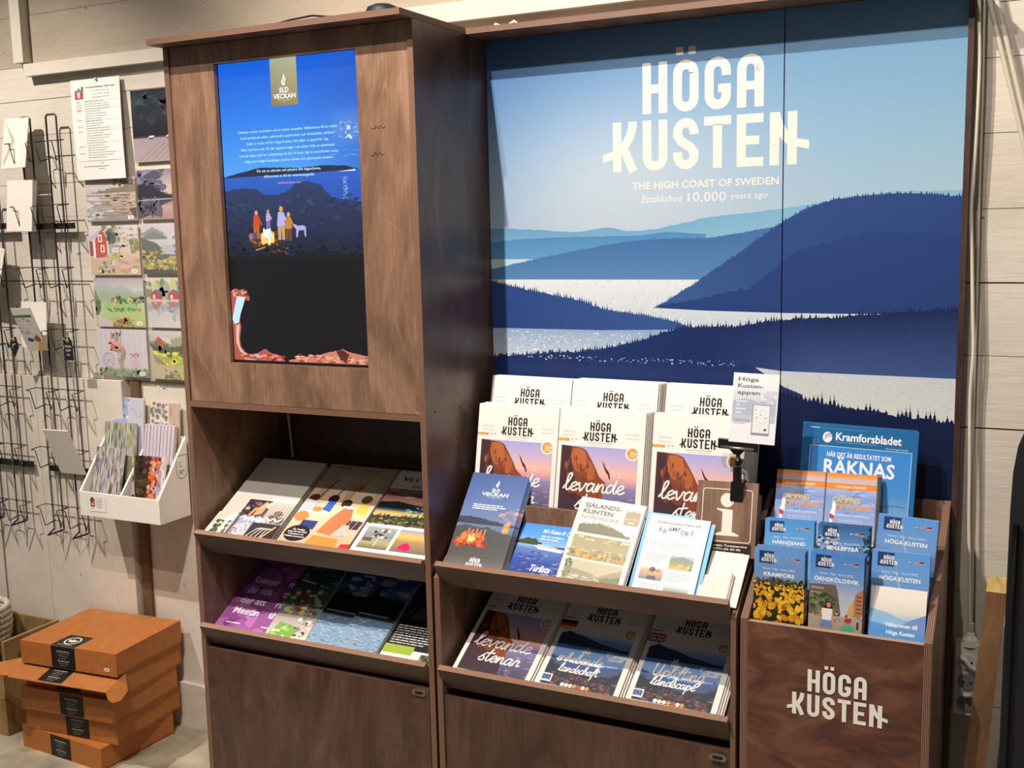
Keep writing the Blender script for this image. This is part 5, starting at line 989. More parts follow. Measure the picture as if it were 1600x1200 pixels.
def art_purple(w, h):
    a = Art(w, h); a.rng = random.Random(44); a.V(0, 0, w, h, [(0, '#a0569c'), (.5, '#8a4a8c'), (1, '#6a3a70')]); a.blobs(60, 0, 0, w, h, .01, .03, ['#a45aa0', '#93508f', '#b06aac', '#854688'], .7)
    for i, t in enumerate(('Kommuner', 'der risik', 'der att', 'Meetin')): a.T(t, w*.24, h*(.62-.125*i), h*.075, '#f2eaf2', width=w*.72, bold=.06)
    a.R(w*.24, h*.13, w*.65, h*.14, '#f2eaf2'); return a
def art_purple2(w, h):
    a = art_purple(w, h); a.R(0, 0, w, h, '#95508f'); a.blobs(50, 0, 0, w, h, .01, .03, ['#a45aa0', '#93508f', '#b06aac', '#854688'], .7)
    for i, t in enumerate(('mötet', 'tidigt', 'rising', 'the')): a.T(t, w*.18, h*(.62-.125*i), h*.075, '#f2eaf2', bold=.06)
    a.R(w*.18, h*.13, w*.65, h*.14, '#f2eaf2'); return a
def art_flower(w, h):
    a = Art(w, h); a.rng = random.Random(45); a.V(0, 0, w, h, [(0, '#e4e0d4'), (.2, '#b8a8a0'), (.5, '#4a5a4c'), (.8, '#2c4450'), (1, '#3a6a78')]); a.blobs(70, 0, h*.32, w*.9, h*.6, .004, .011, ['#e4d890', '#d8cc78', '#5a7a48', '#c8d0a0', '#2c6a5c', '#a83c34'], .8)
    a.P([(0, h*.02), (w*.55, 0), (w*.75, h*.16), (w*.2, h*.22)], '#7aa848'); a.blobs(24, w*.05, h*.02, w*.5, h*.18, .004, .01, ['#6a9a38', '#9ac458', '#e8e8e0'], .6); a.blobs(24, w*.6, h*.05, w, h*.35, .004, .01, ['#8a8078', '#c0b8a8', '#5a544c', '#e0dcd0'], .7)
    a.S([(w*.1, h*.72), (w*.7, h*.66)], .004, '#e4e4e0'); a.T('Trä', w*.15, h*.86, h*.07, '#4aa0c8', bold=.06); a.blobs(30, 0, h*.62, w, h*.9, .004, .012, ['#1c3038', '#2c5a4c', '#38484c', '#7a8a88'], .6); return a
def art_lake(w, h):
    a = Art(w, h); a.rng = random.Random(46); a.V(0, 0, w, h, [(0, '#8aa4bc'), (.3, '#7c98b4'), (.39, '#5c7894'), (.41, '#1c2228'), (.6, '#1c262c'), (.7, '#3c5a88'), (1, '#24447c')])
    a.blobs(240, 0, 0, w, h*.39, .002, .008, ['#9ab4ca', '#6c88a4', '#a8c0d4', '#58748f', '#7f9ab2'], .22); a.hill([(0, h*.62), (w*.1, h*.68), (w*.16, h*.78), (w*.24, h*.68), (w*.5, h*.64), (w, h*.60)], h*.4, '#161c20', .003, .006, .01)
    a.blobs(30, w*.2, h*.66, w, h*.86, .006, .018, ['#8a9ab8', '#5c7098', '#aab4c8', '#3c5484'], .5); a.R(w*.05, h*.435, w*.8, h*.45, '#b8bcc0'); a.R(w*.4, h*.87, w*.7, h*.89, '#c8ccd4'); a.R(w*.8, 0, w, h*.02, '#a85a4c'); return a
def art_dark(w, h):
    a = Art(w, h); a.rng = random.Random(47); a.R(0, 0, w, h, '#1f2022'); a.R(0, 0, w, h*.16, '#e8e6dc'); a.R(0, h*.11, w*.55, h*.20, '#9ab43c'); a.greek(w*.05, h*.40, w*.9, 8, h*.026, '#c8c8c4', .4); a.R(w*.72, h*.04, w*.95, h*.14, '#5a6a4c'); a.blobs(12, w*.73, h*.05, w*.94, h*.13, .003, .006, ['#e0e0d8', '#3c4430', '#8aa060'], 1); a.blobs(30, 0, h*.45, w, h*.95, .008, .02, ['#2c2e34', '#3a3c44', '#1a1c20', '#4a5058'], .6); a.P([(w*.2, h*.48), (w*.8, h*.48), (w*.75, h*.62), (w*.28, h*.62)], '#4a4c52'); return a
UZ = (.0012, .7687)
def upper(X, art, label, w=.209, h=.290, dz=0, n=4, cat='magazine', g=None, spare=None, t=.0055, pitch=.0078, ph=0, name='magazine'):
    o = sheet(name, label, cat, (X, UZ[0]-dz*.5, UZ[1]+dz*.866, 30, ph), w, h, t, art(w, h).mesh('cover'), g)
    if n: pile(o, n, pitch, spare, right=.0006, up=-.0008, seed=int(X*100))
    return o
upper(.0320, art_craft, 'white craft magazine with four photos, left magazine in the tower\'s upper tray', g='craft magazines in the tower tray', spare='pile of the craft magazine with four photos')
upper(.2585, art_val, 'school election magazine with a red-haired girl and orange chair, middle of the tower\'s upper tray', g='school election magazines in the tower tray', spare='pile of the red-haired girl magazine', dz=.0)
upper(.4750, art_vi, 'white-framed village magazine with sunset and two small photos, right end of the tower\'s upper tray', g='village magazines in the tower tray', spare='pile of the white-framed village magazine', dz=.001)
upper(.0335, art_mini('#4a5438'), 'narrow cream leaflet with a green picture at the left end of the tower\'s upper tray', w=.046, h=.074, dz=.006, n=0, t=.003, name='leaflet', cat='leaflet')
upper(.0830, art_mini('#5e4a30'), 'slim cream leaflet lying on the left edge of the craft magazine', w=.018, h=.070, dz=.010, n=0, t=.006, name='leaflet', cat='leaflet')
LZ = (.0130, .4990)
def lower(X, art, label, w=.209, h=.285, dz=0, n=1, g=None, spare=None, ph=0):
    o = sheet('magazine', label, 'magazine', (X, LZ[0]-dz*.5, LZ[1]+dz*.866, 30, ph), w, h, .004, art(w, h).mesh('cover'), g)
    if n: pile(o, n, .0055, spare, right=.0008, up=-.0008, seed=int(X*100))
lower(.0165, art_purple, 'purple magazine with white lettering, leftmost in the tower\'s lower tray', w=.115, g='purple magazines, left pile', spare='pile of the leftmost purple magazine')
lower(.1330, art_purple2, 'purple magazine second from the left in the tower\'s lower tray, beside the flower magazine', dz=.001, w=.150, g='purple magazines, right pile', spare='pile of the second purple magazine', n=1)
lower(.1900, art_flower, 'magazine with yellow flowers and green lawn in the tower\'s lower tray', w=.125, dz=.006, n=1, g='flower magazines', spare='pile of the flower magazine', ph=3)
ar = art_lake
lower(.3060, ar, 'lake magazine with rippled blue water, left one of the two in the tower\'s lower tray', w=.122, dz=.004, n=1, g='lake magazines, left pile', spare='pile of the left lake magazine', ph=-2)
lower(.4080, ar, 'lake magazine with rippled blue water, right one of the two, covering part of the other', w=.118, dz=.010, n=2, g='lake magazines, right pile', spare='pile of the right lake magazine', ph=-2)
lower(.5330, art_dark, 'black magazine with white text and a green band, right end of the tower\'s lower tray', w=.150, dz=.002, n=1, g='black magazines', spare='pile of the black magazine')

# ------------------------------------------------------------------ watercolour cards and notice on the wall
CW, CH = .200, .1475
def wc(kind, w, h):
    a = Art(w, h); a.rng = random.Random(hash(kind) % 97 if False else sum(map(ord, kind)))
    V, P_, B, H = a.V, a.P, a.blobs, a.hill
    def tag_(): a.P([(w*.82, h*.04), (w*.93, h*.04), (w*.94, h*.12), (w*.83, h*.12)], '#f4f2ee'); a.R(w*.85, h*.065, w*.91, h*.09, '#9a9690')
    if kind == 'shore':
        V(0, 0, w, h, [(0, '#7a7478'), (.3, '#a59a90'), (.6, '#b8aa96'), (.75, '#c6c0ba'), (1, '#cbb8a8')]); B(90, 0, h*.05, w*.5, h*.6, .004, .016, ['#c8c8d0', '#a8a8b4', '#d8d4d0', '#8a8890'], .25); B(90, w*.3, h*.05, w, h*.7, .004, .018, ['#a8906c', '#8a7458', '#c4b08c', '#6a5a4c'], .22)
        H([(w*.1, h*.66), (w*.4, h*.72), (w*.7, h*.78), (w, h*.86)], h*.66, '#6f6850', .003, .006, .008); B(36, w*.55, h*.78, w, h*.95, .002, .006, ['#5a5a48', '#7a6a50', '#8a7a60'], .9)
        for k in range(9): a.S(smooth([(w*a.rng.uniform(0, .4), h*(.1+.07*k)), (w*.5, h*(.14+.065*k)), (w*a.rng.uniform(.7, 1), h*(.12+.07*k))]), .0012, '#4a4444')
        P_([(w*.86, h*.28), (w, h*.30), (w, h*.06), (w*.95, h*.08)], '#4a2c2c'); tag_()
    if kind == 'redhouse':
        V(0, 0, w, h, [(0, '#c9ab88'), (.3, '#c8a890'), (.5, '#d4c0b0'), (1, '#d8d4d4')]); B(30, w*.3, h*.7, w*.65, h, .004, .010, ['#7a7468', '#98907c', '#5a5a54'], .8); B(40, w*.5, h*.55, w, h*.95, .004, .012, ['#b89a90', '#8a8070', '#a8a088', '#d0b8a8'], .4); B(26, w*.37, h*.62, w*.52, h*.85, .005, .010, ['#3c4a44', '#2c3a38', '#4a5a4c'], 1)
        P_([(w*.0, h*.78), (w*.27, h*.94), (w*.27, h*.86), (w*.08, h*.70), (0, h*.68)], '#b8b8c4'); P_([(w*.12, h*.35), (w*.37, h*.37), (w*.38, h*.72), (w*.27, h*.93), (w*.12, h*.72)], '#b8342c'); P_([(0, h*.40), (w*.07, h*.38), (w*.07, h*.68), (0, h*.7)], '#8a2c2a')
        P_([(w*.07, h*.34), (w*.12, h*.35), (w*.12, h*.74), (w*.07, h*.70)], '#e8e4e0'); P_([(w*.36, h*.36), (w*.39, h*.37), (w*.39, h*.68), (w*.36, h*.7)], '#e8e4e0')
        for x, y in ((.22, .68), (.26, .47)): a.R(w*(x-.035), h*(y-.01), w*(x+.045), h*(y+.14), '#ece8e0'); a.R(w*(x-.015), h*(y+.015), w*(x+.025), h*(y+.11), '#a84a44')
        a.R(w*.40, h*.43, w*.62, h*.60, '#8a8a8c'); a.R(w*.44, h*.45, w*.60, h*.56, '#d0c8c4'); a.S([(w*.80, h*.45), (w*.82, h)], .0024, '#e4dcc8'); B(26, w*.84, h*.45, w, h*.7, .004, .010, ['#8a8a4c', '#a8a05c', '#6a6a44'], 1); B(30, w*.35, h*.33, w*.65, h*.42, .004, .010, ['#c8b048', '#98904c', '#d8c878'], .5)
        B(46, w*.12, h*.03, w*.5, h*.28, .003, .009, ['#b8b098', '#8a9474', '#d8d4c0', '#d0b878', '#5a6a50'], .8); B(30, w*.5, h*.05, w, h*.32, .005, .016, ['#c8988a', '#d4b09c', '#b88a74'], .25); B(5, w*.9, h*.12, w*.96, h*.18, .004, .008, ['#9a9a3c'], .8); tag_()
    if kind == 'meadow':
        V(0, 0, w, h, [(0, '#a8b468'), (.3, '#a8c474'), (.5, '#b4cc94'), (.75, '#c0c8c4'), (1, '#a89ca8')]); H([(0, h*.82), (w*.2, h*.88), (w*.4, h*.80), (w*.6, h*.84), (w*.85, h*.72), (w, h*.75)], h*.55, '#9fb0a8', .002, .006); H([(w*.1, h*.75), (w*.4, h*.70), (w*.7, h*.72), (w, h*.6)], h*.5, '#8fac84', .002, .006)
        a.E(w*.52, h*.42, w*.35, h*.12, '#90bc68', 30); a.R(0, 0, w, h*.05, '#98a850'); B(60, w*.35, h*.48, w, h*.62, .003, .009, ['#3c5438', '#52704a', '#c8c068', '#2c3c30', '#6a8a58'], .7); B(30, w*.25, h*.31, w*.9, h*.38, .003, .008, ['#4c7844', '#64904c', '#3c6440'], .6)
        a.R(w*.34, h*.53, w*.38, h*.60, '#b84a34'); a.R(w*.77, h*.55, w*.86, h*.60, '#3c4450'); P_([(w*.78, h*.36), (w*.95, h*.40), (w*.92, h*.33)], '#b8705c')
        P_([(0, h*.78), (0, h*.3), (w*.10, h*.35), (w*.12, h*.5), (w*.05, h*.68)], '#5f7a44'); B(26, 0, h*.28, w*.1, h*.5, .004, .009, ['#3c5a34', '#567a40'], 1.2); P_([(w*.03, 0), (w*.38, 0), (w*.3, h*.12), (w*.12, h*.22), (w*.16, h*.45), (w*.1, h*.3), (w*.04, h*.2)], '#c8b8c0')
        B(60, w*.35, 0, w*.75, h*.16, .003, .007, ['#b8482c', '#c89a38', '#8a7a34', '#5c7034'], 1); tag_()
    if kind == 'hat':
        V(0, 0, w, h, [(0, '#6f7c64'), (.14, '#8a9a78'), (.2, '#c8c4cc'), (1, '#cfc8ce')])
        for i in range(26): a.S([(w*i/26, h*.2), (w*(i/26+.004), h)], .0008, '#b4aab8' if i % 3 else '#e2dce4')
        B(40, w*.25, h*.55, w*.5, h*.78, .004, .012, ['#c8786c', '#d89a88', '#b85c58', '#8a9a70', '#e0b0a0'], .7); B(26, w*.28, h*.78, w*.5, h*.96, .002, .006, ['#a86a6c', '#7a8a68', '#b88a80'], 1.2); B(26, w*.42, h*.3, w*.55, h*.6, .003, .008, ['#a88a84', '#b87a74', '#7a8a68'], 1)
        for r_ in (.024, .020): a.S(arc(w*.21, h*.34, r_, 0, 360, 20), .0012, '#7a7488')
        for k in range(8): a.S([(w*.21, h*.34), (w*.21+.022*math.cos(k*.785), h*.34+.022*math.sin(k*.785))], .0008, '#8a8498')
        P_([(w*.40, h*.3), (w*.52, h*.32), (w*.50, h*.16), (w*.44, h*.15)], '#b08a8c'); P_([(w*.66, h*.2), (w*.84, h*.2), (w*.83, h*.38), (w*.67, h*.38)], '#d0b0b4'); B(16, w*.66, h*.4, w*.82, h*.5, .003, .006, ['#b87078', '#c88a8c'], .7); B(90, 0, 0, w, h*.18, .002, .006, ['#5c6c54', '#7c8c68', '#9aa888', '#4a5448'], 1.2); tag_()
    if kind == 'night':
        V(0, 0, w, h, [(0, '#b8a8a4'), (.28, '#b0a4a4'), (.33, '#5c5560'), (.36, '#1d1a26'), (.7, '#262c3a'), (.85, '#34443c'), (1, '#1c1e30')]); B(60, w*.15, h*.55, w, h*.95, .006, .022, ['#2f3f3c', '#283038', '#3c5448', '#23283a', '#2c2c44'], .8)
        B(8, w*.2, h*.5, w*.9, h*.95, .0008, .0014, ['#d0d4d8']); a.R(0, h*.0, w, h*.33, ['#b4a4a0', '#b09c98', '#a09098', '#a89ca4'])
        for i in range(7): a.S([(w*(.1+.12*i), h*.02), (w*(.5+.11*i), h*.26)], .0012, '#6f6470')
        for x in (.28, .62): P_([(w*x, h*.33), (w*(x+.12), h*.335), (w*(x+.13), h*.36), (w*(x+.04), h*.36)], '#d8d8e4'); a.R(w*(x+.02), h*.31, w*(x+.11), h*.332, '#5c4a4c')
    if kind == 'lake':
        V(0, 0, w, h, [(0, '#a88a8c'), (.25, '#c0a096'), (.4, '#8a7c84'), (.42, '#c8b0a4'), (.6, '#d8bca8'), (.8, '#b4a4a8'), (1, '#8c84a0')]); B(40, 0, h*.6, w*.5, h, .008, .02, ['#6a6880', '#58586c', '#8c88a0'], .6); H([(0, h*.66), (w*.2, h*.70), (w*.35, h*.62), (w*.55, h*.48), (w*.7, h*.44), (w, h*.5)], h*.42, '#2f3440', .004, .005, .02)
        P_([(0, h*.40), (w, h*.43), (w*.75, h*.40), (w*.45, h*.28), (w*.35, h*.16), (w*.25, h*.1), (0, h*.02)], '#4c4c5c'); B(50, 0, h*.1, w*.45, h*.4, .003, .010, ['#3a3c4a', '#5c5c70', '#6a6474'], 1.3); a.S([(0, h*.385), (w, h*.42)], .0014, '#e0dcdc')
    if kind == 'hills':
        V(0, 0, w, h, [(0, '#6a6c50'), (.25, '#a8984c'), (.4, '#8a8a68'), (.6, '#b8b8c0'), (1, '#c4c0c4')])
        for y, c, x0, x1 in ((.86, '#7a8284', 0, .45), (.78, '#646e70', 0, .5), (.88, '#8a908c', .65, 1), (.78, '#767e7c', .6, 1), (.62, '#6c7464', .6, 1)): H([(w*x0, h*(y-.05)), (w*(x0+x1)/2, h*(y+.07)), (w*x1, h*(y-.04))], h*(y-.09), c, .002, .006)
        P_([(0, h*.72), (w*.28, h*.62), (w*.38, h*.52), (w*.55, h*.40), (w*.5, h*.3), (0, h*.3)], '#48504a'); B(60, 0, h*.25, w, h*.45, .004, .012, ['#54583c', '#8a8440', '#3f4638', '#b8a048', '#a89038'], .5); B(90, 0, 0, w, h*.25, .004, .010, ['#c4ac48', '#98903c', '#3a4438', '#6a6c3c', '#b89c40'], .7); H([(0, h*.1), (w, h*.06)], 0, '#2f3830', .003, .006, .018); P_([(w*.35, h*.5), (w*.6, h*.52), (w*.65, h*.38), (w*.45, h*.40)], '#a4a8bc')
    if kind == 'boathouses':
        V(0, 0, w, h, [(0, '#c8c4c0'), (.3, '#bcbcc0'), (.42, '#8a94a0'), (.52, '#c8b8a4'), (.6, '#b8a890'), (1, '#cfcabc')]); B(60, 0, h*.62, w, h*.9, .005, .014, ['#9aa85c', '#7a8e54', '#b4bc70', '#5f7a5c', '#8a98a0'], 1.3)
        for x in (.08, .42):
            P_([(w*x, h*.58), (w*(x+.24), h*.57), (w*(x+.22), h*.66), (w*(x+.10), h*.76), (w*(x+.02), h*.70)], '#a8302c'); P_([(w*(x+.10), h*.77), (w*(x+.22), h*.73), (w*(x+.24), h*.66), (w*(x+.14), h*.68)], '#4a5c98'); a.R(w*(x+.05), h*.58, w*(x+.09), h*.66, '#e4dcd0')
            P_([(w*x, h*.52), (w*(x+.22), h*.52), (w*(x+.18), h*.44), (w*(x+.10), h*.34), (w*(x+.03), h*.42)], '#a85a54'); P_([(w*(x+.1), h*.36), (w*(x+.13), h*.2), (w*(x+.16), h*.36)], '#98a0a4')
        B(40, 0, h*.3, w, h*.52, .003, .009, ['#7c88a0', '#98a0ac', '#6a7890'], .4); B(20, w*.5, h*.15, w*.75, h*.35, .003, .008, ['#a0a89c', '#8a9488'], 1)
    if kind == 'farm':
        V(0, 0, w, h, [(0, '#a89a84'), (.2, '#b8a888'), (.35, '#a8a038'), (.6, '#8aa040'), (.75, '#5c7044'), (.8, '#b8b4a4'), (1, '#c4c0c4')]); H([(w*.3, h*.78), (w*.6, h*.88), (w, h*.86)], h*.6, '#8a9074', .002, .006); H([(0, h*.72), (w*.2, h*.70), (w*.5, h*.66), (w*.7, h*.76), (w, h*.74)], h*.5, '#3c4a2c', .003, .006)
        P_([(w*.1, h*.65), (w*.26, h*.62), (w*.27, h*.82), (w*.18, h*.88), (w*.1, h*.78)], '#b03c2c'); P_([(w*.18, h*.89), (w*.40, h*.84), (w*.44, h*.72), (w*.27, h*.80)], '#d0ccc4'); B(36, w*.14, h*.5, w*.4, h*.72, .005, .010, ['#4a5c30', '#627838', '#3a4828'], 1)
        B(60, w*.1, h*.28, w, h*.55, .005, .014, ['#b8c43c', '#98b040', '#d8cc38', '#789838', '#e0d840'], .5); P_([(0, 0), (w*.4, 0), (w*.22, h*.2), (w*.1, h*.3), (w*.06, h*.62), (0, h*.7)], '#b4a48c'); P_([(w*.05, h*.5), (w*.2, h*.42), (w*.3, h*.3), (w*.12, h*.32)], '#7a7a74'); B(40, w*.2, 0, w*.9, h*.2, .004, .010, ['#98a848', '#7c8c40', '#b8b45c', '#6a5a48'], .6)
    if kind not in ('night', 'lake'): a.p = [(q, z, (lambda f: (lambda x, y: mix(f(x, y), '#f2eee8', .22)))(c) if callable(c) else mix(c, '#f2eee8', .22)) for q, z, c in a.p]
    return a
def wallcard(kind, x, z, label, h=CH, w=CW, y=.3555):
    o = thing('watercolour_card', label, 'picture', (x, y, z)); MB().box(0, 0, 0, w, .0035, h).build('card_board', ['paper'], o)
    k = link(bpy.data.objects.new('painting', wc(kind, w, h).mesh('painting', 'prn_paint')), o); k.matrix_local = Matrix(((1, 0, 0, 0), (0, 0, -1, -.0003), (0, 1, 0, 0), (0, 0, 0, 1)))
wallcard('shore', -.6765, 1.570, 'watercolour card of a rocky shore, just below the printed notice', .128)
wallcard('redhouse', -.677, 1.410, 'watercolour card with a red house and white windows')
wallcard('meadow', -.672, 1.253, 'watercolour card of a green meadow with mountains, above the wheel and flowers card')
wallcard('hat', -.674, 1.1005, 'watercolour card with flowers, a wheel and pale pink pots, lowest of the left column', .145)
wallcard('night', -.469, 1.737, 'watercolour card of a dark night sky over snow, beside the notice', .204)
wallcard('lake', -.467, 1.571, 'watercolour card of a dusky lake with dark firs, right column below the night sky', .144)
wallcard('hills', -.465, 1.412, 'watercolour card of grey hills over yellow fields, right column beside the red house')
wallcard('boathouses', -.4605, 1.254, 'watercolour card with two red boathouses mirrored in water')
wallcard('farm', -.4615, 1.0995, 'watercolour card of a red farm on a yellow-green slope, lowest of the right column', .145)
# printed notice, hanging a little off the wall
nt_ = thing('notice', 'long white printed notice with a small red house, hanging beside the night sky card', 'notice', (-.690, .3430, 1.694))
nw, nh = .1985, .293
def bent(me, f):
    for v in me.vertices: v.co = f(v.co)
    me.update(); return me
g = MB()
for i in range(8):
    z0, z1 = nh*i/8, nh*(i+1)/8; g.face([(0, 0, z0), (nw, 0, z0), (nw, 0, z1), (0, 0, z1)]); g.face([(0, .0006, z0), (0, .0006, z1), (nw, .0006, z1), (nw, .0006, z0)])
fn = lambda c: Vector((c.x-.012*(c.z/nh), c.y+.010*(c.z/nh)**2-.004*(1-c.z/nh)*(c.x/nw), c.z))
o = g.build('paper', ['paper'], nt_); bent(o.data, fn)
a = Art(nw, nh); a.rng = random.Random(51)
for i in range(8): a.R(0, nh*i/8, nw, nh*(i+1)/8, '#e9e6e0')
a.R(.016, .236, .050, .262, '#a84a40'); a.P([(.014, .255), (.033, .270), (.052, .255)], '#8a8078'); a.R(.026, .240, .038, .256, '#d8c8b8'); a.blobs(6, .044, .255, .052, .27, .002, .004, ['#5a7048'])
a.T('Konstnärsutställningar i Höga Kusten', .062, .2665, .0048, '#3a3836', width=.115, bold=.06)
for i, (t, q) in enumerate((('Fri utställning 8 april', .07), ('– 1 november 2022 · 10-notiser', .075), ('Öppet dagligen 10.00-17.00', .072))): a.T(t, .12, .2565-.0095*i, .0036, '#4a4846', width=q, align='C')
for k, r0 in enumerate((.229, .205, .172, .150, .142, .107, .078, .055)): a.R(.052, r0, .186, r0+.0006, '#9a9690')
for k in range(24): a.greek(.054, .2265-k*.0071, .118, 1, .006, '#8a8682', .32, a.rng.uniform(.55, 1))
for y in (.226, .218, .211, .204, .200, .173, .153, .140, .096, .076): a.greek(.020, y, .024, 1, .006, '#7a7672', .32, .9)
for x in (.016, .052, .186): a.R(x, .054, x+.0005, .229, '#a8a49c')
a.R(.016, .054, .186, .0546, '#9a9690'); a.greek(.10, .047, .02, 1, .005, '#7a7672', .4); a.greek(.03, .037, .15, 1, .006, '#6a6662', .4); a.greek(.09, .030, .04, 1, .005, '#7a7672', .4)
me = a.mesh('print')
bent(me, lambda c: fn(Vector((c.x, -.0004-c.z, c.y)))); link(bpy.data.objects.new('print', me), nt_)
MB().lathe((.095, .0055, .2905), [(.0001, -.003), (.004, -.002), (.004, .002), (.0001, .003)], 10, ax=Matrix.Rotation(math.radians(90), 3, 'X')).build('pin', ['plastic'], nt_)

# ------------------------------------------------------------------ white card holder
hx0, hx1, hy, hz = -.664, -.3436, .2294, .6900
hd = thing('card_holder', 'white wooden card holder with stepped compartments hanging on the wall beside the tower', 'holder', (hx0, .365, hz))
def hp(m, name='divider'): 
    o = m.build(name, ['white'], hd, bevel=.001); o.location = -hd.location; return o
wy = .3555
prof = [(hy, hz), (wy, hz), (wy, hz+.24), (hy, hz+.073)]
for x0 in (hx0, hx1-.008): hp(MB().prism(prof, (x0, 0, 0), (0, 1, 0), (0, 0, 1), (.008, 0, 0), (0, 0)), 'side_panel')
xm = -.503
prof2 = [(hy+.008, hz+.01), (wy-.01, hz+.01), (wy-.01, hz+.20), (hy+.008, hz+.07)]
hp(MB().prism(prof2, (xm-.004, 0, 0), (0, 1, 0), (0, 0, 1), (.007, 0, 0), (0, 0)))
hp(MB().board((hx0+.008, hy, hz), (hx1-hx0-.016, 0, 0), (0, 0, .073), (0, .008, 0), (0, 0)), 'front_panel')
hp(MB().board((hx0+.008, hy+.008, hz), (hx1-hx0-.016, 0, 0), (0, wy-hy-.008, 0), (0, 0, .006), (0, 0)), 'bottom')
for y0, z1 in ((hy+.042, .055), (hy+.084, .080)): hp(MB().board((hx0+.008, y0, hz+.006), (hx1-hx0-.016, 0, 0), (0, 0.012, z1-.006), (0, .005, 0), (0, 0)))
hp(MB().board((hx0+.008, wy-.008, hz+.006), (hx1-hx0-.016, 0, 0), (0, 0, .235), (0, .005, 0), (0, 0)), 'back_panel')
a = Art(.066, .048); a.R(0, 0, .066, .048, '#efece6'); a.R(.004, .014, .022, .040, '#8a3a30'); a.P([(.002, .034), (.012, .046), (.024, .034)], '#5a4a44'); a.R(.009, .018, .015, .028, '#e0c8a0'); a.blobs(5, .018, .02, .024, .034, .002, .004, ['#c8a048']); a.T('Alster design', .028, .039, .003, '#4a4644', width=.025, bold=.05); a.greek(.028, .033, .03, 5, .0055, '#7a7672', .35); a.greek(.004, .008, .02, 1, .005, '#7a7672', .4)
lb = link(bpy.data.objects.new('label_card', a.mesh('label_card')), hd); lb.matrix_local = Matrix(((.998, -.03, 0, .042), (0, 0, -1, hy-.001-.365), (.03-.09*0, .998, 0, .016), (0, 0, 0, 1)))
a = Art(.05, .09); sh_ = arc(.028, .04, .022, 180, 360, 8)+[(.050, .088), (.006, .088), (.006, .04)]; a.S(sh_, .0014, '#3c3a3a'); a.S(arc(.028, .060, .008, 90, 300), .0012, '#4a4848'); a.greek(.016, .04, .024, 2, .006, '#4a4848', .4)
em = link(bpy.data.objects.new('emblem', a.mesh('emblem')), hd); em.matrix_local = Matrix(((0, 0, 1, hx1-hx0+.0004), (1, 0, 0, .302-.365), (0, 1, 0, .100), (0, 0, 0, 1)))
def art_bark(cols, vert=True, bg='#b8b0a8', n=110, seed=1):
    def f(w, h):
        a = Art(w, h); a.rng = random.Random(seed); a.R(0, 0, w, h, bg)
        a.blobs(n*3, 0, 0, w, h, .0007, .0026, cols, 9 if vert else .3)
        return a
    return f
def art_birch(w, h):
    a = Art(w, h); a.rng = random.Random(5); a.V(0, 0, w, h, [(0, '#6f7c50'), (.25, '#8c9068'), (.3, '#c0b4c0'), (1, '#cabfcc')])
    for i in range(9): x = w*(.06+.115*i); c = ('#8a7268', '#6a5c58', '#a08878')[i % 3]; a.S([(x, h*.1), (x+.002, h)], .0028, c, False); a.S([(x+.003, h*.1), (x+.005, h)], .0013, '#e8e2e6', False)
    a.blobs(40, 0, 0, w, h*.3, .004, .010, ['#6a7a44', '#8a9a58', '#b09a60', '#d8d4c0'], .6); return a
def art_fire(w, h):
    a = Art(w, h); a.rng = random.Random(6); a.V(0, 0, w, h, [(0, '#b09a84'), (.5, '#a89ca8'), (1, '#7a7090')]); a.P([(0, h), (w*.52, h), (w*.50, h*.5), (w*.40, 0), (w*.2, 0), (w*.14, h*.3), (w*.05, h*.6)], '#3a2a1e'); a.blobs(40, 0, h*.2, w*.45, h, .004, .010, ['#2c201a', '#4a3a28', '#5a4a30'], 1)
    a.blobs(120, w*.48, 0, w*.80, h*.98, .003, .007, ['#d0602c', '#e88848', '#a83c1c', '#f0b080', '#7a2c1c'], 1.2); a.blobs(30, w*.8, 0, w, h, .004, .010, ['#c8b4a4', '#a898b0', '#d8c8b8'], 3); return a
def art_blue(w, h):
    a = Art(w, h); a.rng = random.Random(7); a.R(0, 0, w, h, '#c4c4d0'); a.P([(0, 0), (w*.45, 0), (w*.5, h), (0, h)], '#9fb0cc'); a.blobs(50, 0, 0, w*.55, h, .003, .010, ['#7890b8', '#b8c8e0', '#5f749c', '#d8dcd4'], 1); a.S(smooth([(w*.55, h*.85), (w*.7, h*.88), (w*.8, h*.78), (w*.95, h*.82)]), .001, '#7a7a84'); return a
def art_four(w, h):
    a = Art(w, h); a.rng = random.Random(8); a.R(0, 0, w, h, '#d8d0c8'); a.blobs(40, w*.05, h*.7, w*.55, h*.97, .003, .008, ['#8a7a8c', '#b8a8b0', '#7a8458', '#c05a50'], 1.2); a.R(w*.62, h*.0, w, h*.97, '#c0a898'); a.blobs(30, w*.62, 0, w, h*.95, .002, .005, ['#d0b0a0', '#a8907c', '#8a9a60'], 5); a.blobs(50, w*.05, h*.25, w*.6, h*.62, .003, .008, ['#8a788c', '#e8e4e4', '#6a6474', '#b09ab0'], 1.5); a.R(0, h*.64, w*.6, h*.68, '#ece8e2'); return a
def hcard(label, X, y, z, w, h, art, th=78, ph=0, n=0):
    o = sheet('greeting_card', label, 'card', (X, y, z, th, ph), w, h, .0016, art(w, h).mesh('cover'), body='card_stock', cover='painting')
    if n: pile(o, n, .002, 'pile of the '+label.split(',')[0], group=label.split(',')[0]+' copies', up=.0006)
hcard('card with brown and blue bark streaks, front left of the white holder', -.6540, .2500, .6990, .120, .197, art_bark(['#8a7460', '#5c5048', '#a8a4b4', '#c8b898', '#4a4a60', '#7888a8'], seed=3), 75, -.4)
hcard('card with a fiery orange ridge on dark brown, front right of the white holder', -.4900, .2500, .7000, .128, .180, art_fire, 75, 1)
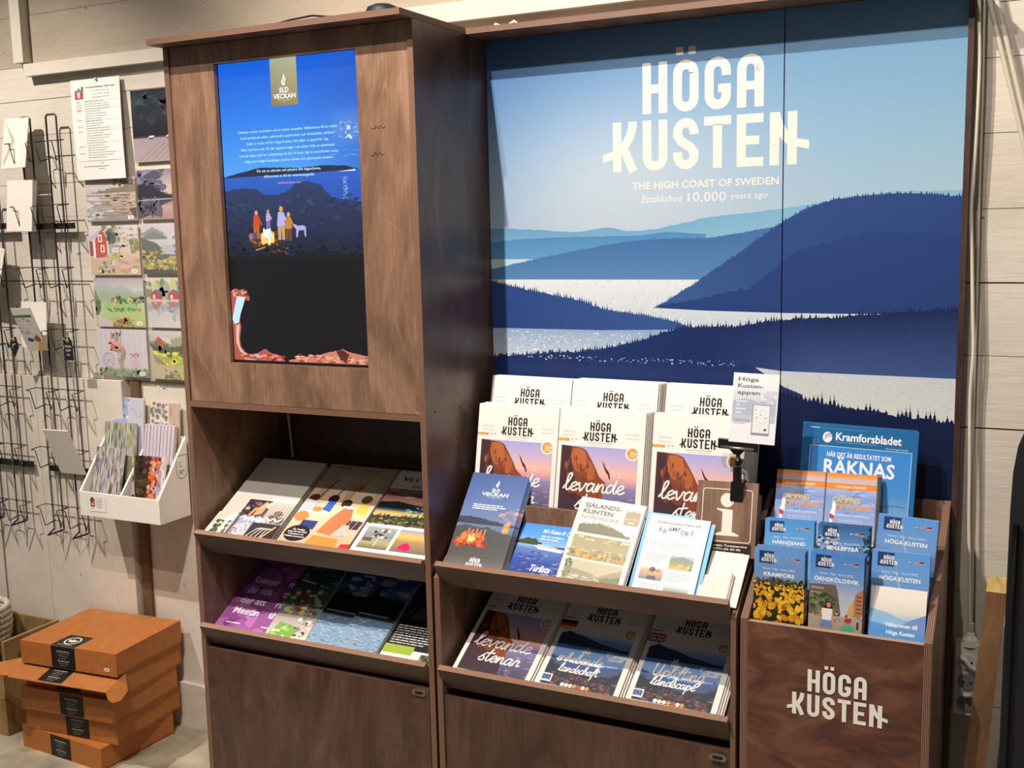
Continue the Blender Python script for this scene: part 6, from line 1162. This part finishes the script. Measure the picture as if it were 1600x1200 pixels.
hcard('card with grey-green tree bark, middle left of the white holder', -.6430, .2900, .7150, .128, .250, art_bark(['#6a7a70', '#b8b088', '#8a9468', '#4a5a5c', '#c8c4a0', '#9a8a50'], seed=4, bg='#a8a8a0'), 80, .3, 2)
hcard('card with pale birch trunks, middle right of the white holder', -.4800, .2900, .7150, .118, .252, art_birch, 80, 0, 3)
hcard('pale blue watercolour card, back left of the white holder', -.6290, .3300, .7750, .128, .262, art_blue, 85, -.5, 2)
hcard('card with four small woodland pictures, back right of the white holder', -.4730, .3300, .7750, .118, .262, art_four, 85, 0)

# ------------------------------------------------------------------ wire card rack
rk = thing('wire_rack', 'black wire postcard rack with three pairs of uprights hanging on the pale plank wall', 'rack', (-.88, .34, .55))
def wire(name, paths, r, n=6):
    m = MB(); [m.tube([Vector(p)-rk.location for p in pp], r, n) for pp in paths]; return m.build(name, ['wire'], rk)
RY = .328
for xc, z0, z1 in ((-.7675, .585, 1.892), (-.8790, .585, 1.890), (-1.0450, .600, 1.66), (-1.155, .60, 1.66)):
    h_ = .0215
    wire('upright', [[(xc-h_, RY, z0+.012), (xc-h_+.0, RY, z1-.006), (xc-h_+.006, RY, z1), (xc+h_-.006, RY, z1), (xc+h_, RY, z1-.006), (xc+h_, RY, z0+.012)], [(xc-h_, RY, z0+.012), (xc-h_+.004, RY-.03, z0-.002), (xc+h_, RY, z0+.012)]], .0029, 7)
rows = [1.815, 1.625, 1.435, 1.245, 1.055, .865, .677]
def pocket(xc, z):
    w = .050; f = RY-.036; d = .062
    P0 = [[(xc+w, RY-.004, z), (xc-w, RY-.004, z)], [(xc-w, RY-.002, z), (xc-w-.004, f, z-.004), (xc-w+.004, f, z-.004), (xc-w+.016, f-.002, z-.006), (xc-w+.026, f+.004, z-d), (xc-h_*.6, RY, z-d+.012)],
          [(xc+w, RY-.002, z), (xc+w+.006, f, z-.004), (xc+w-.004, f, z-.004), (xc+w-.012, f-.002, z-.006), (xc+w-.004, f+.004, z-d), (xc+h_, RY, z-d+.012)],
          [(xc-w+.026, f+.004, z-d), (xc-.010, RY-.004, z-d+.010), (xc+.014, RY-.004, z-d+.010), (xc+w-.004, f+.004, z-d)]]
    return wire('pocket', P0, .0016, 5)
for xc in (-.7675, -.8790, -1.0450, -1.155):
    for z in rows:
        if xc < -1 and z > 1.5: continue
        pocket(xc, z)
for x0, x1, z in ((-.895, -.716, 1.560), (-.905, -.680, .795), (-1.20, -.985, .800), (-1.2, -.985, 1.565)):
    o = MB().box(x0, RY+.004, z-.009, x1, RY+.014, z+.009).build('cross_bar', ['wire'], rk); o.location = -rk.location
def rackcard(label, X, y, z, w, h, th, ph, art=None, t=.003, name='greeting_card', cat='card'):
    return sheet(name, label, cat, (X, y, z, th, ph), w, h, t, art, body='card_stock')
a = Art(.106, .154); a.R(0, 0, .106, .154, '#e4e0d4'); a.P([(0, .154), (.048, .085), (.006, .003), (0, 0)], '#dedacd'); a.P([(0, .154), (.050, .088), (.012, .012), (.008, .02), (.040, .086)], '#b5ae9f'); a.P([(.012, .012), (.050, .088), (.055, .080)], '#cfc9bb')
rackcard('white envelope with open flap leaning in the top left pocket of the wire rack', -.9620, .295, 1.738, .106, .154, 79, .5, a, name='envelope', cat='envelope')
rackcard('blank white cards under the envelope in the wire rack, second pocket down', -.9620, .295, 1.548, .112, .156, 84, -1, None, .016)
rackcard('blank bright white card standing behind the beach watercolour in the wire rack', -.9480, .302, 1.186, .112, .144, 86, -1, None, .003)
a = Art(.087, .145); w, h = .087, .145; a.R(0, 0, w, h, '#d8d4c4'); a.R(0, h*.80, w, h, '#e2e0d4'); a.R(w*.0, h*.78, w*.9, h*.84, '#5c7a4c'); a.rng = random.Random(9); a.blobs(40, 0, h*.25, w*.8, h*.75, .003, .008, ['#b8c0cc', '#d0d0cc', '#8a98b0', '#c8c0a8'], .6); a.blobs(5, w*.25, h*.25, w*.5, h*.3, .004, .006, ['#2c3c5c']); a.P([(w*.5, 0), (w, 0), (w, h*.3), (w*.7, h*.2)], '#c8a870'); a.E(w*.72, h*.28, w*.16, h*.07, '#8a5a34', 12)
rackcard('beach watercolour postcard leaning left in the middle of the wire rack', -.9060, .293, 1.177, w, h, 110, 2.5, a, .0016, name='postcard')
rackcard('blank white card tipping forward from the wire rack, just left of the white holder', -.8050, .290, .796, .107, .156, 110, 1, None, .004)
a = Art(.10, .15); a.R(0, 0, .1, .15, '#e8e4d8'); a.R(.0, .0, .092, .142, '#c8b078'); a.rng = random.Random(12); a.blobs(30, 0, 0, .09, .14, .004, .010, ['#8a9a50', '#d8b070', '#c89a60', '#e0d0a0'], .6); a.R(0, .09, .092, .142, '#d8d4c8')
rackcard('postcard with green reeds cut by the left edge of the photo', -1.1220, .294, 1.356, .10, .145, 79, -5, a, .002, name='postcard')
# two black price tags with string
def tag_obj(label, x, z, diamond, words):
    t = thing('price_tag', label, 'tag', (x, .286, z)); m = MB()
    pts = [(0, -.034), (.021, 0), (.010, .030), (-.010, .030), (-.021, 0)] if diamond else [(-.019, -.038), (.021, -.038), (.018, .020), (.008, .032), (-.008, .032), (-.018, .020)]
    m.prism(pts, (0, 0, 0), (1, 0, 0), (0, 0, 1), (0, .0015, 0), (0, 0)).build('board', ['fabric'], t)
    a = Art(.06, .08, -.03, -.04); a.E(0, .022, .0055, .0055, '#c9a050', 14); a.E(0, .022, .0025, .0025, '#2a2018', 10)
    for i, (s, q) in enumerate(words): a.T(s, .001, .002-.013*i, .0065, '#e4e0d8', width=q, align='C')
    if diamond: a.S([(-.008, .006), (.006, .009)], .0012, '#e4e0d8'); a.S([(-.008, -.006), (-.006, .004), (.004, .006)], .001, '#e4e0d8')
    k = link(bpy.data.objects.new('chalk_text', a.mesh('chalk_text')), t); k.matrix_local = Matrix(((1, 0, 0, 0), (0, 0, -1, -.0003), (0, 1, 0, 0), (0, 0, 0, 1)))
    MB().tube(smooth([(0, -.0015, .022), (-.012, -.004, .012), (-.016, -.004, .0), (-.006, .0, .036)]) and [(0, -.002, .022), (-.014, -.004, .030), (-.022, 0, .012), (-.020, .002, -.004)], .0007, 5).build('string', ['cable'], t)
    MB().tube([(0, -.002, .022), (.006, -.003, .034), (.004, .030, .040)], .0007, 5).build('string', ['cable'], t)
tag_obj('black price tag with white chalk words hanging on the right column of the wire rack', -.7260, 1.192, False, (('Dubbla', .026), ('KORT', .022), ('35:-', .014)))
tag_obj('black diamond-shaped price tag hanging beside the beach postcard', -.9620, 1.190, True, (('', .01),)[:0])

# ------------------------------------------------------------------ cartons on the floor
def carton(label, fr, ang, z, open_lid=False, w=.349, d=.272, h=.069, logo=False, tapeu=.30):
    a_ = math.radians(ang); o = thing('carton', label, 'box', mtx=Matrix.Translation((fr[0], fr[1], z)) @ Matrix.Rotation(a_, 4, 'Z') @ Matrix.Translation((-w, 0, 0)), group='flat brown cartons stacked on the floor')
    if not open_lid: MB().box(0, 0, 0, w, d, h).build('shell', ['card'], o, bevel=.0012); 
    else:
        MB().box(0, 0, 0, w, .003, h-.006).build('front_wall', ['card'], o); MB().box(0, d-.003, 0, w, d, h).build('back_wall', ['card'], o)
        for x in (0, w-.003): MB().box(x, .003, 0, x+.003, d-.003, h-.004).build('side_wall', ['card'], o)
        MB().box(.003, .003, 0, w-.003, d-.003, .003).build('bottom', ['card_in'], o)
        MB().board((-.001, .02, h-.0045), (w+.002, 0, 0), (0, d-.022, 0), (0, 0, .0035), (0, 0)).build('lid', ['card'], o)
        v = Vector((0, .965, .262)); n_ = Vector((0, -.262, .965)); FL = .088
        fm = Matrix(((1, 0, 0, -.004), (0, v.y, n_.y, .022-v.y*FL), (0, v.z, n_.z, h-.002-v.z*FL), (0, 0, 0, 1)))
        f = MB().board((0, 0, 0), (w+.008, 0, 0), (0, FL, 0), (0, 0, .0025), (0, 0)).build('front_flap', ['card'], o); f.matrix_local = fm
        m = MB(); m.prism([(-.001, .006), (-.001, FL), (-.030, FL-.004), (-.085, .045), (-.095, .012), (-.060, -.004)], (0, 0, 0), (1, 0, -.06), (0, 1, 0), (0, 0, .0018), (0, 0)); e_ = m.build('side_ear', ['card'], o); e_.matrix_local = fm
        m = MB(); m.prism([(0, .0), (.018, -.012), (.034, -.010), (.046, .012), (.040, .050), (0, FL)], (w+.008, 0, 0), (.72, 0, -.69), (0, 1, 0), (0, 0, .0018), (0, 0)); e_ = m.build('side_ear', ['card'], o); e_.matrix_local = fm
    MB().box(w+.0, .002, .004, w+.0008, d-.002, .006).build('seam', ['card_in'], o)
    # black label wrapped over the front edge
    lw = .088; x0 = w*tapeu
    a = Art(lw, h-.004); a.R(0, 0, lw, h-.004, '#1c1a18')
    for i, q in enumerate((.55, .50, .42, .30)): a.greek(lw*(.22+.03*i), (h-.02)-.0068*i, lw*q, 1, .005, '#b8b4ac' if i == 0 else '#77736c', .5, 1)
    for i, q in enumerate((.5, .42, .3)): a.greek(lw*(.26+.03*i), .020-.0068*i, lw*q, 1, .005, '#b8b4ac' if i == 0 else '#77736c', .5, 1)
    k = link(bpy.data.objects.new('label', a.mesh('label')), o)
    if not open_lid: k.matrix_local = Matrix(((1, 0, 0, x0), (0, 0, -1, -.0006), (0, 1, 0, .002), (0, 0, 0, 1)))
    else:
        k.matrix_local = fm @ Matrix.Translation((x0, .006, .0029))
        a2 = Art(lw, .07); a2.R(0, 0, lw, .062, '#1c1a18'); a2.T('Konst', .024, .04, .010, '#5a564e', shear=.2); 
        for i in range(3): a2.greek(.024, .028-.007*i, .04, 1, .005, '#77736c', .5, 1)
        k2 = link(bpy.data.objects.new('label', a2.mesh('label')), o); k2.matrix_local = Matrix(((1, 0, 0, x0+.01), (0, 0, -1, -.0006), (0, 1, 0, .001), (0, 0, 0, 1)))
    if logo:
        a = Art(lw, .08); a.R(0, 0, lw, .08, '#211e1b'); a.E(lw*.5, .042, .026, .026, '#dcd8ce', 30); a.E(lw*.5, .042, .021, .021, '#211e1b', 30)
        for s_ in (-1, 0, 1): a.E(lw*.5+.008*s_, .043-.003*abs(s_), .005, .010, '#dcd8ce', 14, rot=-.7*s_)
        a.greek(lw*.18, .010, lw*.6, 1, .006, '#b8b4ac', .5, 1)
        k = link(bpy.data.objects.new('label', a.mesh('label')), o); k.matrix_local = Matrix(((1, 0, 0, x0), (0, 1, 0, .0), (0, 0, 1, h+.0004), (0, 0, 0, 1)))
    s_ = Art(.020, .013); s_.P(arc(.010+.005, .0065, .0055, -90, 90)+arc(.010-.005, .0065, .0055, 90, 270), '#e8e4dc'); s_.R(.006, .004, .014, .009, '#a09a90')
    if z > .15 or open_lid:
        k = link(bpy.data.objects.new('price_sticker', s_.mesh('price_sticker')), o); k.matrix_local = Matrix(((1, 0, 0, w-.045), (0, 0, -1, -.0008), (0, 1, 0, .012), (0, 0, 0, 1)))
    del o['group']
    return o
carton('flat brown carton with a black label, lowest of the stack on the floor', (-.440, .034), -3.5, 0.0, tapeu=.37)
carton('flat brown carton with a black label, second from the floor in the stack', (-.409, .070), 3.5, .0702, tapeu=.45)
carton('flat brown carton with a black label, middle of the stack of five', (-.398, .058), 4.5, .1404, tapeu=.42, logo=False)
carton('brown carton with its front flap hanging open, second from the top of the stack', (-.393, .080), 5.5, .2106, open_lid=True, tapeu=.30)
carton('flat brown carton with a round white emblem on its black label, top of the stack', (-.388, .067), 4.6, .2808, w=.355, d=.285, logo=True, tapeu=.33)

# crate and rope basket at the lower left
ct = thing('wooden_crate', 'weathered wooden crate with a handle hole, behind the carton stack at the left edge', 'crate', (-1.15, .2, 0))
def cp(m, name, mats=('crate', 'crate')):
    o = m.build(name, list(mats), ct, bevel=.001); o.location = -ct.location; return o
cp(MB().board((-1.40, .080, .0), (.515, 0, 0), (0, 0, .115), (0, .012, 0)), 'front_board'); cp(MB().board((-1.40, .080, .118), (.515, 0, 0), (0, 0, .105), (0, .012, 0)), 'front_board')
for z0, z1, y0, y1 in ((0, .225, .092, .29), (.225, .25, .092, .14), (.225, .25, .225, .29), (.25, .30, .092, .29)): cp(MB().board((-.897, y0, z0), (0, y1-y0, 0), (0, 0, z1-z0), (.012, 0, 0)), 'end_board')
cp(MB().board((-1.40, .29, 0), (.515, 0, 0), (0, 0, .30), (0, .012, 0)), 'back_board'); cp(MB().board((-1.40, .092, 0), (.503, 0, 0), (0, .198, 0), (0, 0, .01)), 'bottom_board')
m = MB()
for i in range(9): m.tube([(-1.38+.05*i, .10, .2), (-1.38+.05*i, .2, .17), (-1.38+.05*i, .285, .2)], .0014, 5)
for i in range(4): m.tube([(-1.38, .12+.05*i, .185), (-.91, .12+.05*i, .185)], .0014, 5)
cp(m, 'wire_liner', ('wire',))
rb = thing('rope_basket', 'coiled cream rope basket at the left edge above the crate', 'basket', (-1.130, .190, .188))
m = MB()
for i, (r_, z) in enumerate(((.070, .008), (.083, .026), (.092, .045), (.098, .064), (.101, .083), (.103, .102), (.103, .121), (.102, .140), (.099, .157))): m.tube([(r_*math.cos(t*math.pi/16), r_*.9*math.sin(t*math.pi/16), z) for t in range(33)], .0105, 8, cap=False)
m.build('coils', ['rope'], rb); MB().lathe((0, 0, 0), [(.0005, 0), (.07, .0), (.07, .004), (.0005, .004)], 24).build('base', ['rope'], rb)

# ------------------------------------------------------------------ cables, socket strip, post and dark stand on the right
def curve_tube(name, pts, r, mat, label, n=8):
    o = MB().tube([(x, y, z) for x, y, z in pts], r, n).build(name, [mat]); props(o, label, 'cable'); return o
def sm3(p, k=5):
    q = [p[0]]+p+[p[-1]]; out = []
    for i in range(1, len(q)-2):
        for j in range(k):
            t = j/k; out.append(tuple(.5*(2*q[i][c]+(q[i+1][c]-q[i-1][c])*t+(2*q[i-1][c]-5*q[i][c]+4*q[i+1][c]-q[i+2][c])*t*t+(3*q[i][c]-q[i-1][c]-3*q[i+1][c]+q[i+2][c])*t**3) for c in range(3)))
    return out+[p[-1]]
curve_tube('power_cable', sm3([(1.800, .335, 2.3), (1.8, .335, 2.1), (1.8005, .335, 1.95), (1.8055, .335, 1.826), (1.8045, .335, 1.70), (1.8015, .335, 1.60), (1.800, .335, 1.536), (1.8055, .335, 1.43), (1.8105, .335, 1.33), (1.814, .335, 1.25), (1.8115, .335, 1.156), (1.8155, .335, 1.008), (1.818, .335, .90), (1.8225, .335, .80), (1.8265, .335, .70), (1.829, .335, .648)]), .0038, 'cable', 'cream power cable running down the wall beside the mural into the socket strip')
curve_tube('thin_cable', sm3([(1.809, .345, 2.3), (1.810, .345, 1.95), (1.8125, .345, 1.80), (1.8135, .350, 1.6), (1.8165, .350, 1.35), (1.819, .350, 1.1), (1.8225, .345, .95), (1.8275, .345, .82), (1.8300, .343, .70), (1.830, .340, .65)]), .0022, 'cable_grey', 'thinner grey cable just right of the cream power cable')
curve_tube('conduit', [(1.742, .345, 2.3), (1.819, .345, 1.946), (1.896, .345, 1.65), (1.965, .345, 1.35)], .0052, 'cable_grey', 'left one of two grey cables crossing the planks diagonally at the top right')
curve_tube('conduit', [(1.757, .345, 2.3), (1.833, .345, 1.945), (1.9, .345, 1.68), (2.01, .345, 1.30)], .0052, 'cable_grey', 'right one of two grey cables crossing the planks diagonally at the top right')
st = thing('socket_strip', 'white multi-socket power strip hanging on the wall behind the wooden post', 'power strip', (1.826, .345, .46))
def sp_(m, name, mat, p=None): o = m.build(name, [mat], p or st, bevel=.0015); o.location = -st.location if p is None else (0, 0, 0); return o
sp_(MB().box(1.802, .325, .470, 1.850, .358, .628), 'housing', 'plastic')
sp_(MB().lathe((1.829, .337, .628), [(.017, -.004), (.0165, .008), (.009, .018), (.0085, .024)], 18), 'plug_cap', 'plastic')
m = MB(); [m.lathe((1.829, .337, .652+.0055*i), [(.0055, 0), (.0078, .002), (.0055, .004)], 14) for i in range(4)]; sp_(m, 'strain_relief', 'cable_grey')
for z in (.590, .545, .497):
    o = sp_(MB().lathe((1.827, .3245, z), [(.0185, -.002), (.0185, .003), (.016, .003)], 22, ax=Matrix.Rotation(math.radians(90), 3, 'X')), 'socket', 'socket' if z < .58 else 'plastic')
    k = MB(); [k.lathe((1.827+s*.0075, .3212, z), [(.0025, 0), (.0025, .001)], 10, ax=Matrix.Rotation(math.radians(90), 3, 'X')) for s in (-1, 1)]; k.build('pin_holes', ['black'], o)
sp_(MB().tube(sm3([(1.812, .318, .600), (1.822, .312, .598), (1.834, .312, .583), (1.846, .316, .577)]), .0055), 'plug', 'plastic')
sp_(MB().tube(sm3([(1.814, .316, .532), (1.822, .312, .520), (1.838, .312, .522)]), .005), 'plug', 'plastic')
pb = MB(); b0, b1 = Vector((1.806, .045, .0)), Vector((1.8655, .100, .822)); ax_ = (b1-b0)
pb.prism([(0, 0), (.0375, 0), (.0375, .10), (0, .10)], b0, (1, 0, 0), (0, 1, 0), ax_, (1, 0))
o = pb.build('wooden_post', ['beam', 'beam_end'], bevel=.002); o.data.materials[0] = M['beam']; o.data.materials[1] = M['beam']; o.data.materials.append(M['beam_end'])
for p in o.data.polygons: p.material_index = 2 if abs(p.normal.z) > .8 and p.center.z > .7 else 0
props(o, 'rough-sawn wooden post with a pale cut top, leaning beside the leaflet box', 'post')
ds = thing('dark_stand', 'tall dark blue-black rounded stand edge cut off by the right border of the photo', 'stand', (1.99, .02, 0))
m = MB(); pts = [(-.086, 0), (.30, 0), (.30, 1.165), (-.050, 1.160), (-.070, 1.143), (-.079, 1.117), (-.085, 1.071), (-.087, 1.0), (-.088, .75), (-.088, .5)]
m.prism([(a+.0, b) for a, b in pts], (0, 0, 0), (1, 0, 0), (0, 0, 1), (0, .022, 0), (0, 0)).build('panel', ['fabric'], ds, bevel=.004)
MB().tube([(-.078, -.006, .03), (-.078, -.006, .55), (-.078, -.006, .80), (-.076, -.006, .98)], .005, 8).build('edge_tube', ['black'], ds)
